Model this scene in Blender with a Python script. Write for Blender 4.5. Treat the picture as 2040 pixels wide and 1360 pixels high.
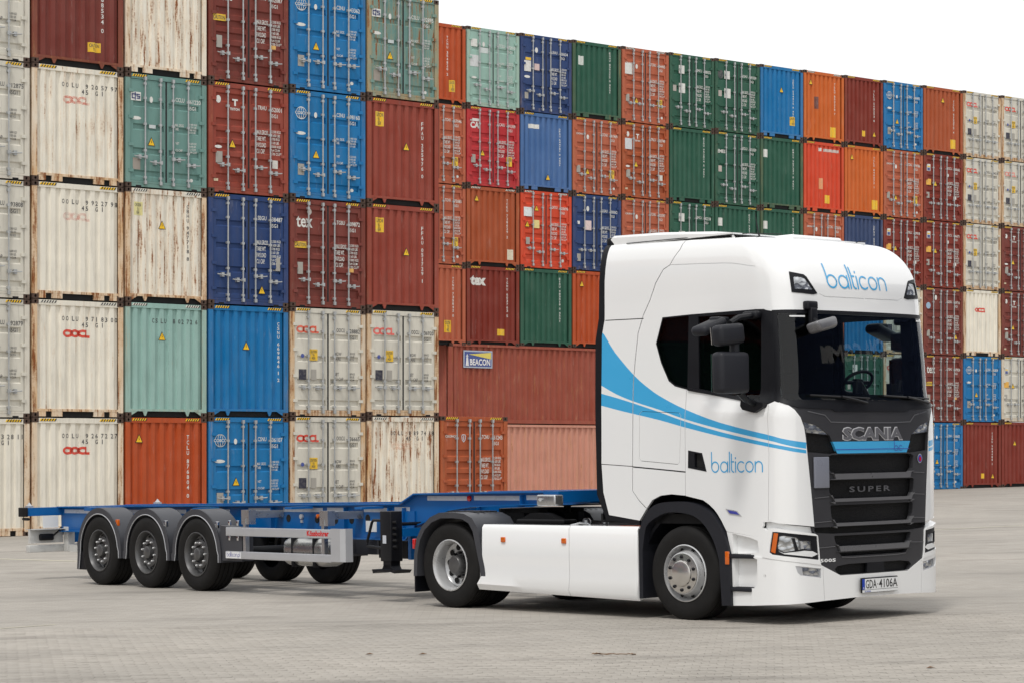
import bpy, bmesh, math, random
import numpy as np
from mathutils import Vector, Matrix
from mathutils.geometry import delaunay_2d_cdt
random.seed(7)
R_ = math.radians
sc = bpy.context.scene
for o in list(bpy.data.objects): bpy.data.objects.remove(o)
COL = sc.collection
G_SLOPE = .0167            # the yard falls gently to the left of the picture

# ------------------------------------------------------------------ camera
cam_d = bpy.data.cameras.new('camera'); cam = bpy.data.objects.new('camera', cam_d); COL.objects.link(cam)
cam.location = (0, 0, 1.7675); cam.rotation_euler = (math.pi/2, 0, 0)
cam_d.sensor_width = 36; cam_d.lens = 4697/2040*36; cam_d.shift_y = (907.08-680)/2040
cam_d.clip_start = .5; cam_d.clip_end = 3000
sc.camera = cam

# ------------------------------------------------------------------ sky and sun (bright overcast)
world = bpy.data.worlds.new("World"); sc.world = world; world.use_nodes = True
wt = world.node_tree; wt.nodes.clear()
wo = wt.nodes.new('ShaderNodeOutputWorld'); bg = wt.nodes.new('ShaderNodeBackground')
SUN_EL, SUN_AZ = R_(60), R_(200)      # azimuth of the sun, clockwise from +Y (behind the camera, to its left)
sky = wt.nodes.new('ShaderNodeTexSky'); sky.sky_type = 'NISHITA'; sky.sun_disc = False
sky.sun_elevation = SUN_EL; sky.sun_rotation = SUN_AZ; sky.air_density = 1.0; sky.dust_density = 3.0
wb = wt.nodes.new('ShaderNodeMixRGB'); wb.blend_type = 'MIX'; wb.inputs[0].default_value = .93
# cloud deck: an even white sheet, nearly structureless, over the daylight sky
wg = wt.nodes.new('ShaderNodeTexCoord'); wn = wt.nodes.new('ShaderNodeTexNoise'); wn.inputs['Scale'].default_value = 1.6; wn.inputs['Detail'].default_value = 4
wr = wt.nodes.new('ShaderNodeValToRGB')
wr.color_ramp.elements[0].position = .25; wr.color_ramp.elements[0].color = (9.5, 9.53, 9.6, 1)
wr.color_ramp.elements[1].position = .8; wr.color_ramp.elements[1].color = (10.6, 10.6, 10.55, 1)
wt.links.new(wg.outputs['Generated'], wn.inputs['Vector']); wt.links.new(wn.outputs['Fac'], wr.inputs[0])
wt.links.new(sky.outputs[0], wb.inputs[1]); wt.links.new(wr.outputs[0], wb.inputs[2])
wt.links.new(wb.outputs[0], bg.inputs[0]); bg.inputs[1].default_value = .10
wt.links.new(bg.outputs[0], wo.inputs[0])
sun_d = bpy.data.lights.new('sun', 'SUN'); sun = bpy.data.objects.new('sun', sun_d); COL.objects.link(sun)
sun_d.energy = 1.5; sun_d.angle = R_(10); sun_d.color = (1, .965, .92)
sd = Vector((math.sin(SUN_AZ)*math.cos(SUN_EL), math.cos(SUN_AZ)*math.cos(SUN_EL), math.sin(SUN_EL)))
sun.rotation_euler = sd.to_track_quat('Z', 'Y').to_euler(); sun.location = (-20, -20, 60)
sc.view_settings.view_transform = 'Standard'; sc.view_settings.look = 'None'
sc.view_settings.exposure = .18; sc.view_settings.gamma = 1; sc.view_settings.use_curve_mapping = False
sc.cycles.max_bounces = 8; sc.cycles.transparent_max_bounces = 12; sc.cycles.caustics_reflective = False; sc.cycles.caustics_refractive = False

# ------------------------------------------------------------------ material helpers
def lin(c):
    return tuple((x/12.92 if x <= .04045 else ((x+.055)/1.055)**2.4) for x in c)
def rgb(r, g, b): return lin((r/255, g/255, b/255))
class NT:
    def __init__(s, name):
        s.m = bpy.data.materials.new(name); s.m.use_nodes = True; s.t = s.m.node_tree; s.t.nodes.clear()
        s.out = s.n('ShaderNodeOutputMaterial'); s.p = s.n('ShaderNodeBsdfPrincipled'); s.l(s.p.outputs[0], s.out.inputs[0])
    def n(s, typ, **kw):
        x = s.t.nodes.new(typ)
        for k, v in kw.items(): setattr(x, k, v)
        return x
    def l(s, a, b): s.t.links.new(a, b)
    def obj(s, scale=(1, 1, 1), rnd=True):
        tc = s.n('ShaderNodeTexCoord'); mp = s.n('ShaderNodeMapping'); mp.inputs['Scale'].default_value = scale
        s.l(tc.outputs['Object'], mp.inputs[0])
        if rnd:
            oi = s.n('ShaderNodeObjectInfo'); mm = s.n('ShaderNodeMath', operation='MULTIPLY'); mm.inputs[1].default_value = 37.
            s.l(oi.outputs['Random'], mm.inputs[0]); s.l(mm.outputs[0], mp.inputs['Location'])
        return mp.outputs[0]
    def noise(s, vec, scale, detail=4, rough=.55):
        x = s.n('ShaderNodeTexNoise'); x.inputs['Scale'].default_value = scale; x.inputs['Detail'].default_value = detail; x.inputs['Roughness'].default_value = rough
        if vec is not None: s.l(vec, x.inputs['Vector'])
        return x.outputs['Fac']
    def ramp(s, fac, p0, c0, p1, c1):
        r = s.n('ShaderNodeValToRGB'); e = r.color_ramp.elements
        e[0].position = p0; e[1].position = p1
        e[0].color = (*c0, 1) if isinstance(c0, tuple) else (c0, c0, c0, 1); e[1].color = (*c1, 1) if isinstance(c1, tuple) else (c1, c1, c1, 1)
        s.l(fac, r.inputs[0]); return r.outputs[0]
    def mix(s, fac, a, b, mode='MIX'):
        x = s.n('ShaderNodeMixRGB', blend_type=mode)
        for v, i in ((fac, 0), (a, 1), (b, 2)):
            if isinstance(v, (int, float)): x.inputs[i].default_value = v if i == 0 else (v, v, v, 1)
            elif isinstance(v, tuple): x.inputs[i].default_value = (*v, 1)
            else: s.l(v, x.inputs[i])
        return x.outputs[0]
    def math(s, op, a, b):
        x = s.n('ShaderNodeMath', operation=op)
        for v, i in ((a, 0), (b, 1)):
            if isinstance(v, (int, float)): x.inputs[i].default_value = v
            else: s.l(v, x.inputs[i])
        return x.outputs[0]
    def bump(s, h, strength=.3, dist=.01):
        b = s.n('ShaderNodeBump'); b.inputs['Strength'].default_value = strength; b.inputs['Distance'].default_value = dist
        s.l(h, b.inputs['Height']); s.l(b.outputs[0], s.p.inputs['Normal'])
    def done(s, col=None, rough=.5, metal=0., coat=0., spec=.5):
        if col is not None:
            if isinstance(col, tuple): s.p.inputs['Base Color'].default_value = (*col, 1)
            else: s.l(col, s.p.inputs['Base Color'])
        if isinstance(rough, (int, float)): s.p.inputs['Roughness'].default_value = rough
        else: s.l(rough, s.p.inputs['Roughness'])
        s.p.inputs['Metallic'].default_value = metal; s.p.inputs['Coat Weight'].default_value = coat
        s.p.inputs['Coat Roughness'].default_value = .06; s.p.inputs['Specular IOR Level'].default_value = spec
        return s.m
def simple(name, col, rough=.5, metal=0., coat=0., spec=.5, var=.12, nscale=3.):
    t = NT(name); nz = t.noise(t.obj(), nscale, 5)
    c = t.mix(nz, tuple(x*(1-var) for x in col), tuple(min(1, x*(1+var)) for x in col))
    r = t.ramp(nz, .2, max(0, rough-.08), .8, min(1, rough+.08))
    return t.done(c, r, metal, coat, spec)

# painted container steel: hue and rustiness come from each object's own colour and alpha
def make_steel(name, streak=1.0, rustbias=0.0, post=False):
    t = NT(name); oi = t.n('ShaderNodeObjectInfo')
    v = t.obj((1, 1, 1)); vs = t.obj((9, 9, 1.1)); vf = t.obj((3.2, 3.2, .55))
    n1 = t.noise(v, 1.4, 6); n2 = t.noise(vs, 1.0, 5, .65); n3 = t.noise(v, 22, 3); n4 = t.noise(vf, 2.2, 7, .7)
    base = t.mix(t.ramp(n1, .3, 0., .7, 1.), t.mix(.90, (0., 0., 0.), oi.outputs['Color']), t.mix(.03, oi.outputs['Color'], (.75, .72, .66)))
    base = t.mix(t.math('MULTIPLY', t.ramp(n2, .5, 0., .78, 1.), .26*streak), base, (.085, .07, .055))
    base = t.mix(t.math('MULTIPLY', t.ramp(n4, .6, 0., .7, 1.), .12), base, (.6, .58, .54))
    # rust patches with a shape of their own, running down
    if post: base = t.mix(t.math('MULTIPLY', t.math('MULTIPLY', t.ramp(t.noise(t.obj((2, 2, .9)), 1.0, 4), .3, .25, .7, 1.), t.math('POWER', oi.outputs['Alpha'], 3.)), .85), base, (.60, .33, .11))
    vt = t.obj((17, 17, .75)); n5 = t.noise(vt, 1.0, 4, .6)
    n4 = t.math('ADD', t.math('MULTIPLY', n4, .52), t.math('MULTIPLY', n5, .48))
    nr = t.math('ADD', t.math('MULTIPLY', n4, .88), t.math('MULTIPLY', n3, .12))
    thr = t.math('SUBTRACT', (.735 if post else .79)-rustbias, t.math('MULTIPLY', oi.outputs['Alpha'], .235 if post else .345))
    rm = t.math('MULTIPLY', t.math('SUBTRACT', nr, thr), 12. if post else 20.)
    cl = t.n('ShaderNodeClamp'); t.l(rm, cl.inputs[0])
    halo = t.n('ShaderNodeClamp'); t.l(t.math('MULTIPLY', t.math('SUBTRACT', nr, t.math('SUBTRACT', thr, .08)), 8.), halo.inputs[0])
    rust = t.mix(n3, (.09, .026, .010), (.34, .115, .03))
    base = t.mix(t.math('MULTIPLY', halo.outputs[0], .7), base, t.mix(.55, base, (.55, .30, .10)))
    col = t.mix(cl.outputs[0], base, rust)
    t.bump(n3, .12, .004)
    return t.done(col, t.ramp(n1, .2, .5, .8, .68), 0., 0., .22)
M = {}
M['steel'] = make_steel('painted_steel')
M['steel_post'] = make_steel('painted_steel_post', 1.5, .01, True)
t = NT('painted_print'); oi = t.n('ShaderNodeObjectInfo'); nz = t.noise(t.obj(), 14, 4)
M['print'] = t.done(t.mix(t.math('MULTIPLY', t.ramp(nz, .45, 0., .75, 1.), .35), oi.outputs['Color'], (.3, .28, .25)), .5)
t = NT('faded_print'); oi = t.n('ShaderNodeObjectInfo'); nz = t.noise(t.obj(), 9, 5, .7)
tr = t.n('ShaderNodeBsdfTransparent'); mx = t.n('ShaderNodeMixShader'); t.l(t.math('MULTIPLY', t.ramp(nz, .3, 1., .68, 0.), oi.outputs['Alpha']), mx.inputs[0])
t.l(tr.outputs[0], mx.inputs[1]); t.l(t.p.outputs[0], mx.inputs[2]); t.l(mx.outputs[0], t.out.inputs[0])
M['faded'] = t.done(oi.outputs['Color'], .6)
M['galv'] = simple('galvanised_rod', (.42, .43, .43), .42, .55, var=.3, nscale=9)
M['casting'] = simple('corner_casting_steel', (.075, .045, .032), .8, .1, var=.5, nscale=7)
M['black_hole'] = simple('painted_hole_shade', (.006, .006, .006), .9)  # flat near-black, the shade inside gaps and holes put into colour
M['gasket'] = simple('rubber_gasket', (.016, .017, .018), .8)
M['yellow'] = simple('warning_yellow', rgb(238, 190, 20), .5, var=.12, nscale=12)
M['stripe_black'] = simple('stripe_black', (.02, .02, .02), .6)
M['stripe_white'] = simple('stripe_white', (.68, .66, .58), .6, var=.25, nscale=10)
# vehicle materials
t = NT('white_lorry_paint'); nz = t.noise(t.obj((1, 1, 1), False), 1.3, 5)
M['white'] = t.done(t.mix(nz, (.81, .82, .825), (.85, .855, .85)), .22, 0, 1.)
M['sky_blue'] = simple('sky_blue_vinyl', rgb(66, 166, 218), .3, coat=.5, var=.03)
M['grille_grey'] = simple('grey_grille_plastic', (.038, .038, .042), .36, var=.08, coat=.1, spec=.3)
M['bar_grey'] = simple('satin_grey_bar', (.15, .15, .158), .3, .3, var=.08)
M['black_plastic'] = simple('black_plastic', (.006, .0065, .009), .45, var=.2, spec=.28)
M['fender_plastic'] = simple('grained_fender_plastic', (.014, .015, .020), .5, var=.15, spec=.3)
M['grey_fender'] = simple('grey_mudguard_plastic', (.050, .052, .060), .42, var=.15, spec=.4)
M['dark'] = simple('dark_chassis_steel', (.006, .006, .007), .6, .0, var=.3, spec=.25)
M['lining'] = simple('dark_cab_lining', (.004, .005, .007), .9, spec=.1)
M['seat'] = simple('seat_fabric', (.007, .0075, .010), .9, spec=.1)
M['chrome'] = simple('chrome', (.72, .72, .73), .12, 1., var=.04)
M['alu'] = simple('brushed_aluminium', (.52, .53, .54), .3, .9, var=.1, nscale=8)
M['alu_paint'] = simple('anodised_rail', (.50, .51, .53), .35, .35, var=.08)
M['rim_silver'] = simple('silver_rim', (.56, .565, .57), .3, .45, var=.12, nscale=6)
M['rim_grey'] = simple('grey_rim', (.12, .12, .122), .38, .55, var=.3, nscale=8)
M['tank'] = simple('brushed_tank', (.50, .50, .48), .28, .85, var=.15, nscale=5)
M['blue_frame'] = simple('blue_chassis_paint', (.001, .105, .34), .35, coat=.2, var=.12)
M['white_steel'] = simple('dirty_white_steel', (.55, .55, .53), .5, var=.25, nscale=8)
M['reflector_tape'] = simple('white_reflective_tape', (.52, .55, .60), .3, var=.08)
M['amber'] = simple('amber_lens', (.60, .115, .004), .15, coat=.6, var=.1)
M['red_lens'] = simple('red_lens', (.5, .01, .01), .15, coat=.6, var=.1)
M['red_print'] = simple('red_print', (.62, .02, .02), .4)
M['blue_print'] = simple('blue_print', (.05, .06, .35), .4)
M['white_print'] = simple('white_print', (.75, .76, .76), .4)
M['plate_blue'] = simple('plate_blue', (.01, .05, .4), .4)
M['lens_grey'] = simple('plain_grey_plate', (.19, .20, .24), .3, var=.05)
M['shade_red'] = simple('wood_twig', (.17, .10, .05), .8, var=.4)
t = NT('tyre_rubber'); nz = t.noise(t.obj(), 5, 6, .6)
M['tyre'] = t.done(t.mix(nz, (.0045, .0045, .005), (.018, .017, .016)), .72, spec=.22)
t = NT('grille_mesh_plastic'); vo = t.n('ShaderNodeTexVoronoi'); vo.inputs['Scale'].default_value = 62; vo.feature = 'DISTANCE_TO_EDGE'
t.l(t.obj((.6, .6, 1.2), False), vo.inputs['Vector'])
t.bump(vo.outputs['Distance'], .5, .01)
M['mesh'] = t.done(t.ramp(vo.outputs['Distance'], .02, (.010, .010, .011), .2, (.001, .001, .001)), .5, spec=.2)
def glass(name, tint, refl=1.0, ior=1.45):
    t = NT(name); g = t.n('ShaderNodeBsdfGlossy'); g.inputs['Roughness'].default_value = .015; g.inputs['Color'].default_value = (refl, refl, refl, 1)
    tr = t.n('ShaderNodeBsdfTransparent'); tr.inputs[0].default_value = (*tint, 1)
    fr = t.n('ShaderNodeFresnel'); fr.inputs['IOR'].default_value = ior
    mx = t.n('ShaderNodeMixShader'); t.l(fr.outputs[0], mx.inputs[0]); t.l(tr.outputs[0], mx.inputs[1]); t.l(g.outputs[0], mx.inputs[2]); t.l(mx.outputs[0], t.out.inputs[0])
    return t.m
M['windshield'] = glass('windscreen_glass', (.80, .86, .84))
M['side_glass'] = glass('tinted_side_glass', (.60, .70, .74), .75, 1.38)
# a lamp glass: clear cover over a faceted reflector
t = NT('lamp_reflector'); vo = t.n('ShaderNodeTexVoronoi'); vo.inputs['Scale'].default_value = 13; t.l(t.obj((1, 1, 1.4), False), vo.inputs['Vector'])
t.bump(vo.outputs['Distance'], .35, .03)
M['lamp'] = t.done(t.ramp(vo.outputs['Distance'], .1, (.74, .76, .78), .7, (.30, .31, .32)), .16, .75, .6)

# ------------------------------------------------------------------ mesh helpers
class MB:
    def __init__(s): s.v = []; s.f = []; s.m = []; s.sm = []
    def add(s, vs, fs, mi=0, smooth=False):
        o = len(s.v); s.v += [tuple(v) for v in vs]; s.f += [tuple(i+o for i in f) for f in fs]
        s.m += [mi]*len(fs); s.sm += [smooth]*len(fs); return s
    def box(s, a, b, mi=0, bev=0.):
        x0, y0, z0 = a; x1, y1, z1 = b
        if x0 > x1: x0, x1 = x1, x0
        if y0 > y1: y0, y1 = y1, y0
        if z0 > z1: z0, z1 = z1, z0
        if bev <= 0:
            return s.add([(x0,y0,z0),(x1,y0,z0),(x1,y1,z0),(x0,y1,z0),(x0,y0,z1),(x1,y0,z1),(x1,y1,z1),(x0,y1,z1)],
                [(0,3,2,1),(4,5,6,7),(0,1,5,4),(1,2,6,5),(2,3,7,6),(3,0,4,7)], mi)
        bm = bmesh.new(); bmesh.ops.create_cube(bm, size=1)
        for v in bm.verts: v.co = Vector(((x0+x1)/2+v.co.x*(x1-x0), (y0+y1)/2+v.co.y*(y1-y0), (z0+z1)/2+v.co.z*(z1-z0)))
        bmesh.ops.bevel(bm, geom=bm.edges[:], offset=bev, segments=3, profile=.5, affect='EDGES')
        return s.bm(bm, mi, True)
    def bm(s, bm, mi=0, smooth=False):
        bm.verts.index_update(); s.add([v.co[:] for v in bm.verts], [[v.index for v in f.verts] for f in bm.faces], mi, smooth); bm.free(); return s
    def prism(s, poly, axis, a, b, mi=0):
        """poly: 2-D outline; extruded along axis (0,1,2) from a to b"""
        n = len(poly)
        def P(p, c):
            if axis == 1: return (p[0], c, p[1])
            if axis == 0: return (c, p[0], p[1])
            return (p[0], p[1], c)
        vs = [P(p, a) for p in poly]+[P(p, b) for p in poly]
        fs = [tuple(range(n)), tuple(range(2*n-1, n-1, -1))]+[(i, i+n, (i+1) % n+n, (i+1) % n) for i in range(n)]
        return s.add(vs, fs, mi)
    def tube(s, pts, r, n=8, mi=0, closed=False):
        pts = [Vector(p) for p in pts]; k = len(pts); rs = r if isinstance(r, (list, tuple)) else [r]*k
        vs = []; up = Vector((0, 0, 1))
        for i, p in enumerate(pts):
            d = (pts[(i+1) % k]-pts[i-1]) if closed else (pts[min(i+1, k-1)]-pts[max(i-1, 0)])
            d.normalize(); u = d.cross(up)
            if u.length < .05: u = d.cross(Vector((1, 0, 0)))
            u.normalize(); w = u.cross(d)
            vs += [p+(u*math.cos(2*math.pi*j/n)+w*math.sin(2*math.pi*j/n))*rs[i] for j in range(n)]
        fs = []
        for i in range(k if closed else k-1):
            for j in range(n): fs.append((i*n+j, i*n+(j+1) % n, ((i+1) % k)*n+(j+1) % n, ((i+1) % k)*n+j))
        if not closed: fs += [tuple(range(n-1, -1, -1)), tuple((k-1)*n+j for j in range(n))]
        return s.add(vs, fs, mi, True)
    def lathe(s, prof, n=48, axis=1, c=(0, 0, 0), mi=0, smooth=True):
        """prof: (radius, offset along axis)"""
        vs = []
        for r, h in prof:
            for j in range(n):
                a = 2*math.pi*j/n
                if axis == 1: vs.append((c[0]+r*math.cos(a), c[1]+h, c[2]+r*math.sin(a)))
                elif axis == 2: vs.append((c[0]+r*math.cos(a), c[1]+r*math.sin(a), c[2]+h))
                else: vs.append((c[0]+h, c[1]+r*math.cos(a), c[2]+r*math.sin(a)))
        fs = [(i*n+j, i*n+(j+1) % n, (i+1)*n+(j+1) % n, (i+1)*n+j) for i in range(len(prof)-1) for j in range(n)]
        return s.add(vs, fs, mi, smooth)
    def mesh(s, name, mats, autosmooth=None):
        me = bpy.data.meshes.new(name); me.from_pydata(s.v, [], s.f); me.update()
        for m in (mats if isinstance(mats, (list, tuple)) else [mats]): me.materials.append(M[m] if isinstance(m, str) else m)
        me.polygons.foreach_set('material_index', s.m); me.polygons.foreach_set('use_smooth', s.sm)
        bm = bmesh.new(); bm.from_mesh(me); bmesh.ops.recalc_face_normals(bm, faces=bm.faces[:]); bm.to_mesh(me); bm.free()
        if any(s.sm): me.set_sharp_from_angle(angle=R_(autosmooth or 38))
        return me
def link(name, me, parent=None, loc=None, color=None, kind=None, rot=None, scale=None):
    o = bpy.data.objects.new(name, me); COL.objects.link(o)
    if parent is not None: o.parent = parent
    if loc is not None: o.location = loc
    if rot is not None: o.rotation_euler = rot
    if scale is not None: o.scale = scale
    if color is not None: o.color = color
    if kind: o['kind'] = kind
    return o
def thing(name, label, cat, group=None, me=None):
    o = bpy.data.objects.new(name, me); COL.objects.link(o); o['label'] = label; o['category'] = cat
    if group: o['group'] = group
    return o
def part(name, mb, mats, parent, **kw): return link(name, mb.mesh(name, mats), parent, **kw)

_tx = {}
def text_data(s, size=1., bold=0., spacing=1., line=1., align='LEFT', res=2):
    """outline lettering as raw (verts, faces), lower-left origin, lying in x/y"""
    k = (s, bold, spacing, line, align)
    if k not in _tx:
        cu = bpy.data.curves.new('lettering', 'FONT'); cu.body = s; cu.resolution_u = res; cu.offset = bold; cu.space_character = spacing
        cu.space_line = line; cu.align_x = align; cu.fill_mode = 'FRONT'
        ob = bpy.data.objects.new('lettering', cu); COL.objects.link(ob)
        dg = bpy.context.evaluated_depsgraph_get(); me = bpy.data.meshes.new_from_object(ob.evaluated_get(dg))
        v = np.array([x.co[:] for x in me.vertices]).reshape(-1, 3)[:, :2]; f = [tuple(p.vertices) for p in me.polygons]
        bpy.data.objects.remove(ob); bpy.data.curves.remove(cu); bpy.data.meshes.remove(me); _tx[k] = (v, f)
    v, f = _tx[k]; return v*size, f
def fit_text(s, x0, x1, z0, z1, bold=0., **kw):
    v, f = text_data(s, 1., bold, **kw); a, b = v.min(0), v.max(0)
    return np.stack([x0+(v[:, 0]-a[0])/(b[0]-a[0])*(x1-x0), z0+(v[:, 1]-a[1])/(b[1]-a[1])*(z1-z0)], 1), f

# ================================================================== GROUND
def zg(x): return G_SLOPE*max(-60, min(60, x))
t = NT('block_paving')
v = t.obj((1, 1, 1), False)
n1 = t.noise(v, .23, 7, .6); n2 = t.noise(v, 2.1, 6, .65); n3 = t.noise(v, 38, 3)
stv = t.obj((.5, 1.7, 1), False); n4 = t.noise(stv, .5, 6, .7)
br = t.n('ShaderNodeTexBrick'); br.offset = .5; br.inputs['Scale'].default_value = 1.; br.inputs['Brick Width'].default_value = .204; br.inputs['Row Height'].default_value = .104
br.inputs['Mortar Size'].default_value = .004; br.inputs['Color1'].default_value = (.425, .390, .345, 1); br.inputs['Color2'].default_value = (.345, .315, .275, 1); br.inputs['Mortar'].default_value = (.27, .255, .235, 1)
t.l(v, br.inputs['Vector'])
c = t.mix(t.ramp(n1, .3, 0., .72, 1.), t.mix(.65, br.outputs['Color'], (.24, .225, .20)), br.outputs['Color'])
c = t.mix(t.math('MULTIPLY', t.ramp(n4, .52, 0., .68, 1.), .62), c, (.15, .138, .122))
c = t.mix(t.math('MULTIPLY', n3, .2), c, (.43, .41, .375))
t.bump(t.math('ADD', t.math('MULTIPLY', br.outputs['Fac'], -.6), n3), .25, .006)
M['paving'] = t.done(c, t.ramp(n2, .3, .75, .7, .9), spec=.25)
t = NT('paving_block'); v = t.obj((1, 1, 1), False); gi = t.n('ShaderNodeNewGeometry'); tc = t.n('ShaderNodeNewGeometry')
n1 = t.noise(tc.outputs['Position'], .23, 7, .6); n3 = t.noise(tc.outputs['Position'], 38, 3); mp = t.n('ShaderNodeMapping'); mp.inputs['Scale'].default_value = (.5, 1.7, 1); t.l(tc.outputs['Position'], mp.inputs[0]); n4 = t.noise(mp.outputs[0], .5, 6, .7)
oi = t.n('ShaderNodeObjectInfo'); rnd = t.math('FRACT', t.math('ADD', gi.outputs['Random Per Island'], oi.outputs['Random']), 0)
c = t.mix(rnd, (.345, .315, .275), (.425, .390, .345))
c = t.mix(t.ramp(n1, .3, 0., .72, 1.), t.mix(.65, c, (.24, .225, .20)), c)
c = t.mix(t.math('MULTIPLY', t.ramp(n4, .52, 0., .68, 1.), .62), c, (.15, .138, .122))
c = t.mix(t.math('MULTIPLY', n3, .2), c, (.43, .41, .375))
M['paver'] = t.done(c, .82, spec=.25)
xs = [-400, -150, -60, -30, -12, 0, 12, 30, 60, 150, 400]; ys = [-120, -20, 0, 8, 16, 30, 60, 120, 300, 900]
g = MB(); g.add([(x, y, zg(x)) for y in ys for x in xs], [(j*11+i, j*11+i+1, (j+1)*11+i+1, (j+1)*11+i) for j in range(len(ys)-1) for i in range(10)], 0)
ground = link('ground', g.mesh('ground', 'paving'), kind='structure')
# the blocks nearest the camera are real stones, 8 mm proud of the bedding
PB = MB()
def paver_mesh():
    b = MB(); L, W, H = .1006, .0487, .006   # half sizes; zig-zag long sides like interlocking pavers
    pts = [(-L, -W+.008), (-L*.5, -W-.006), (0, -W+.008), (L*.5, -W-.006), (L, -W+.008), (L, W+.008), (L*.5, W-.006), (0, W+.008), (-L*.5, W-.006), (-L, W+.008)]
    top = [(x*.99, y*.97, H) for x, y in pts]; n = len(pts)
    b.add([(x, y, -.02) for x, y in pts]+[(x, y, H-.0012) for x, y in pts]+top,
          [(i, (i+1) % n, n+(i+1) % n, n+i) for i in range(n)]+[(n+i, n+(i+1) % n, 2*n+(i+1) % n, 2*n+i) for i in range(n)]+[tuple(range(2*n, 3*n))], 0)
    return b.mesh('paver', 'paver')
pv = paver_mesh(); row = 0; y = 17.45; cells = []
while y < 25.2:
    hw = y*.2172+.35; x = -hw+(.1 if row % 2 else 0)
    while x < hw: cells.append((x, y)); x += .204
    y += .104; row += 1
near = cells[:300]; rest = cells[300:]
for x, y in near:
    link('paver', pv, ground, loc=(x, y, zg(x)+random.uniform(0, .0025)), rot=(0, -math.atan(G_SLOPE), random.uniform(-.01, .01)))
pvv = np.array([v.co[:] for v in pv.vertices]); pff = [tuple(p.vertices) for p in pv.polygons]
top_n = 10
sel = [f for f in pff if len(f) > 4]+[f for f in pff if len(f) == 4 and min(f) >= 10]
used = sorted({i for f in sel for i in f}); mp_ = {i: k for k, i in enumerate(used)}; vv = pvv[used]
V = []; Fc = []
for x, y in rest:
    o = len(V); dz = zg(x)+random.uniform(0, .002)
    V += [(a+x, b+y, c_+dz+a*G_SLOPE) for a, b, c_ in vv]; Fc += [tuple(mp_[i]+o for i in f) for f in sel]
me = bpy.data.meshes.new('paving_field'); me.from_pydata(V, [], Fc); me.materials.append(M['paver']); me.update()
link('paving_field', me, ground, kind='stuff')

# ================================================================== CONTAINERS
CW, CH, CL, PITCHZ = 2.438, 2.896, 12.19, 2.908
RIB0, RIBP, NR = .169, .2625, 8
prof = [(RIB0-.03, .066)]
for k in range(NR):
    a = RIB0+k*RIBP
    prof += [(a+.043, .066), (a+.073, .018), (a+.189, .018), (a+.219, .066)]
prof += [(RIB0+NR*RIBP+.03, .066)]
px_ = [p[0] for p in prof]; py_ = [p[1] for p in prof]
def rib(k): return RIB0+RIBP*k+.131
def corrug_wall(length, z0, z1, axis='y', off=0., sgn=1, pitch=.278, d=.052, start=.16):
    b = MB(); P = []; y = start
    while y < length-pitch:
        P += [(y, 0), (y+.085, 0), (y+.139, d), (y+.224, d)]; y += pitch
    P.append((length-.1, 0))
    vs = [(off+sgn*dd, yy, z) for z in (z0, z1) for yy, dd in P]; n = len(P)
    b.add(vs, [(i, i+1, n+i+1, n+i) for i in range(n-1)], 0); return b
# body: long sides, roof, floor, far end
def body_mesh():
    b = MB()
    for off, s in ((.03, 1), (CW-.03, -1)):
        w = corrug_wall(CL, .16, CH-.10, off=off, sgn=s); b.add(w.v, w.f, 0)
    for x in (0, CW-.06): b.box((x, .1, CH-.10), (x+.06, CL, CH-.012)); b.box((x, .1, .02), (x+.06, CL, .16))
    P = []; y = .2
    while y < CL-.3: P += [(y, 0), (y+.10, 0), (y+.12, .02), (y+.19, .02)]; y += .21
    n = len(P); b.add([(x, yy, CH-.045+d) for x in (.05, CW-.05) for yy, d in P], [(i, i+1, n+i+1, n+i) for i in range(n-1)])
    b.add([(.05, 0.1, CH-.03), (CW-.05, .1, CH-.03), (CW-.05, .25, CH-.03), (.05, .25, CH-.03)], [(0, 1, 2, 3)])
    b.box((.06, .34, .13), (CW-.06, CL-.1, .165)); b.box((.1, CL-.05, .1), (CW-.1, CL, CH-.05))
    for x in (0, CW-.16): b.box((x, CL-.16, .118), (x+.16, CL, CH-.118))
    b.box((.10, .12, .16), (CW-.10, .16, CH-.1), 1)      # darkness behind the door gaps
    b.box((.17, .33, .0), (CW-.17, .36, .16), 1)
    for x in (0, CW-.178):
        for z in (0, CH-.118): b.box((x, CL-.162, z), (x+.178, CL, z+.118), 2)
    return b.mesh('body', ['steel', 'black_hole', 'casting'])
def post_mesh():
    b = MB(); b.prism([(0, 0), (.135, 0), (.135, .03), (.05, .06), (.05, .16), (0, .16)], 2, .118, CH-.118); return b.mesh('corner_post', 'steel_post')
def casting_mesh():
    b = MB(); x0, x1, z0, z1 = 0, .170, 0, .118; cx, cz = .085, .059; n = 12
    hole = [(cx+.030*math.cos(2*math.pi*i/n), cz+.038*math.sin(2*math.pi*i/n)) for i in range(n)]
    sq = []
    for i in range(n):
        a = 2*math.pi*i/n; c_, s_ = math.cos(a), math.sin(a); k = 1/max(abs(c_), abs(s_)); sq.append((cx+(x1-x0)/2*c_*k, cz+(z1-z0)/2*s_*k))
    b.add([(x, -.006, z) for x, z in sq]+[(x, -.006, z) for x, z in hole]+[(x, .05, z) for x, z in hole], [(i, (i+1) % n, n+(i+1) % n, n+i) for i in range(n)]+[(n+i, n+(i+1) % n, 2*n+(i+1) % n, 2*n+i) for i in range(n)])
    b.add([(x, .05, z) for x, z in hole], [tuple(range(n))], 1)
    b.box((x0, -.005, z0), (x1, .16, z0+.006)); b.box((x0, -.005, z1-.006), (x1, .16, z1)); b.box((x0, -.005, z0+.006), (x0+.006, .16, z1-.006)); b.box((x1-.006, -.005, z0+.006), (x1, .16, z1-.006))
    return b.mesh('corner_casting', ['casting', 'black_hole'])
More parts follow.
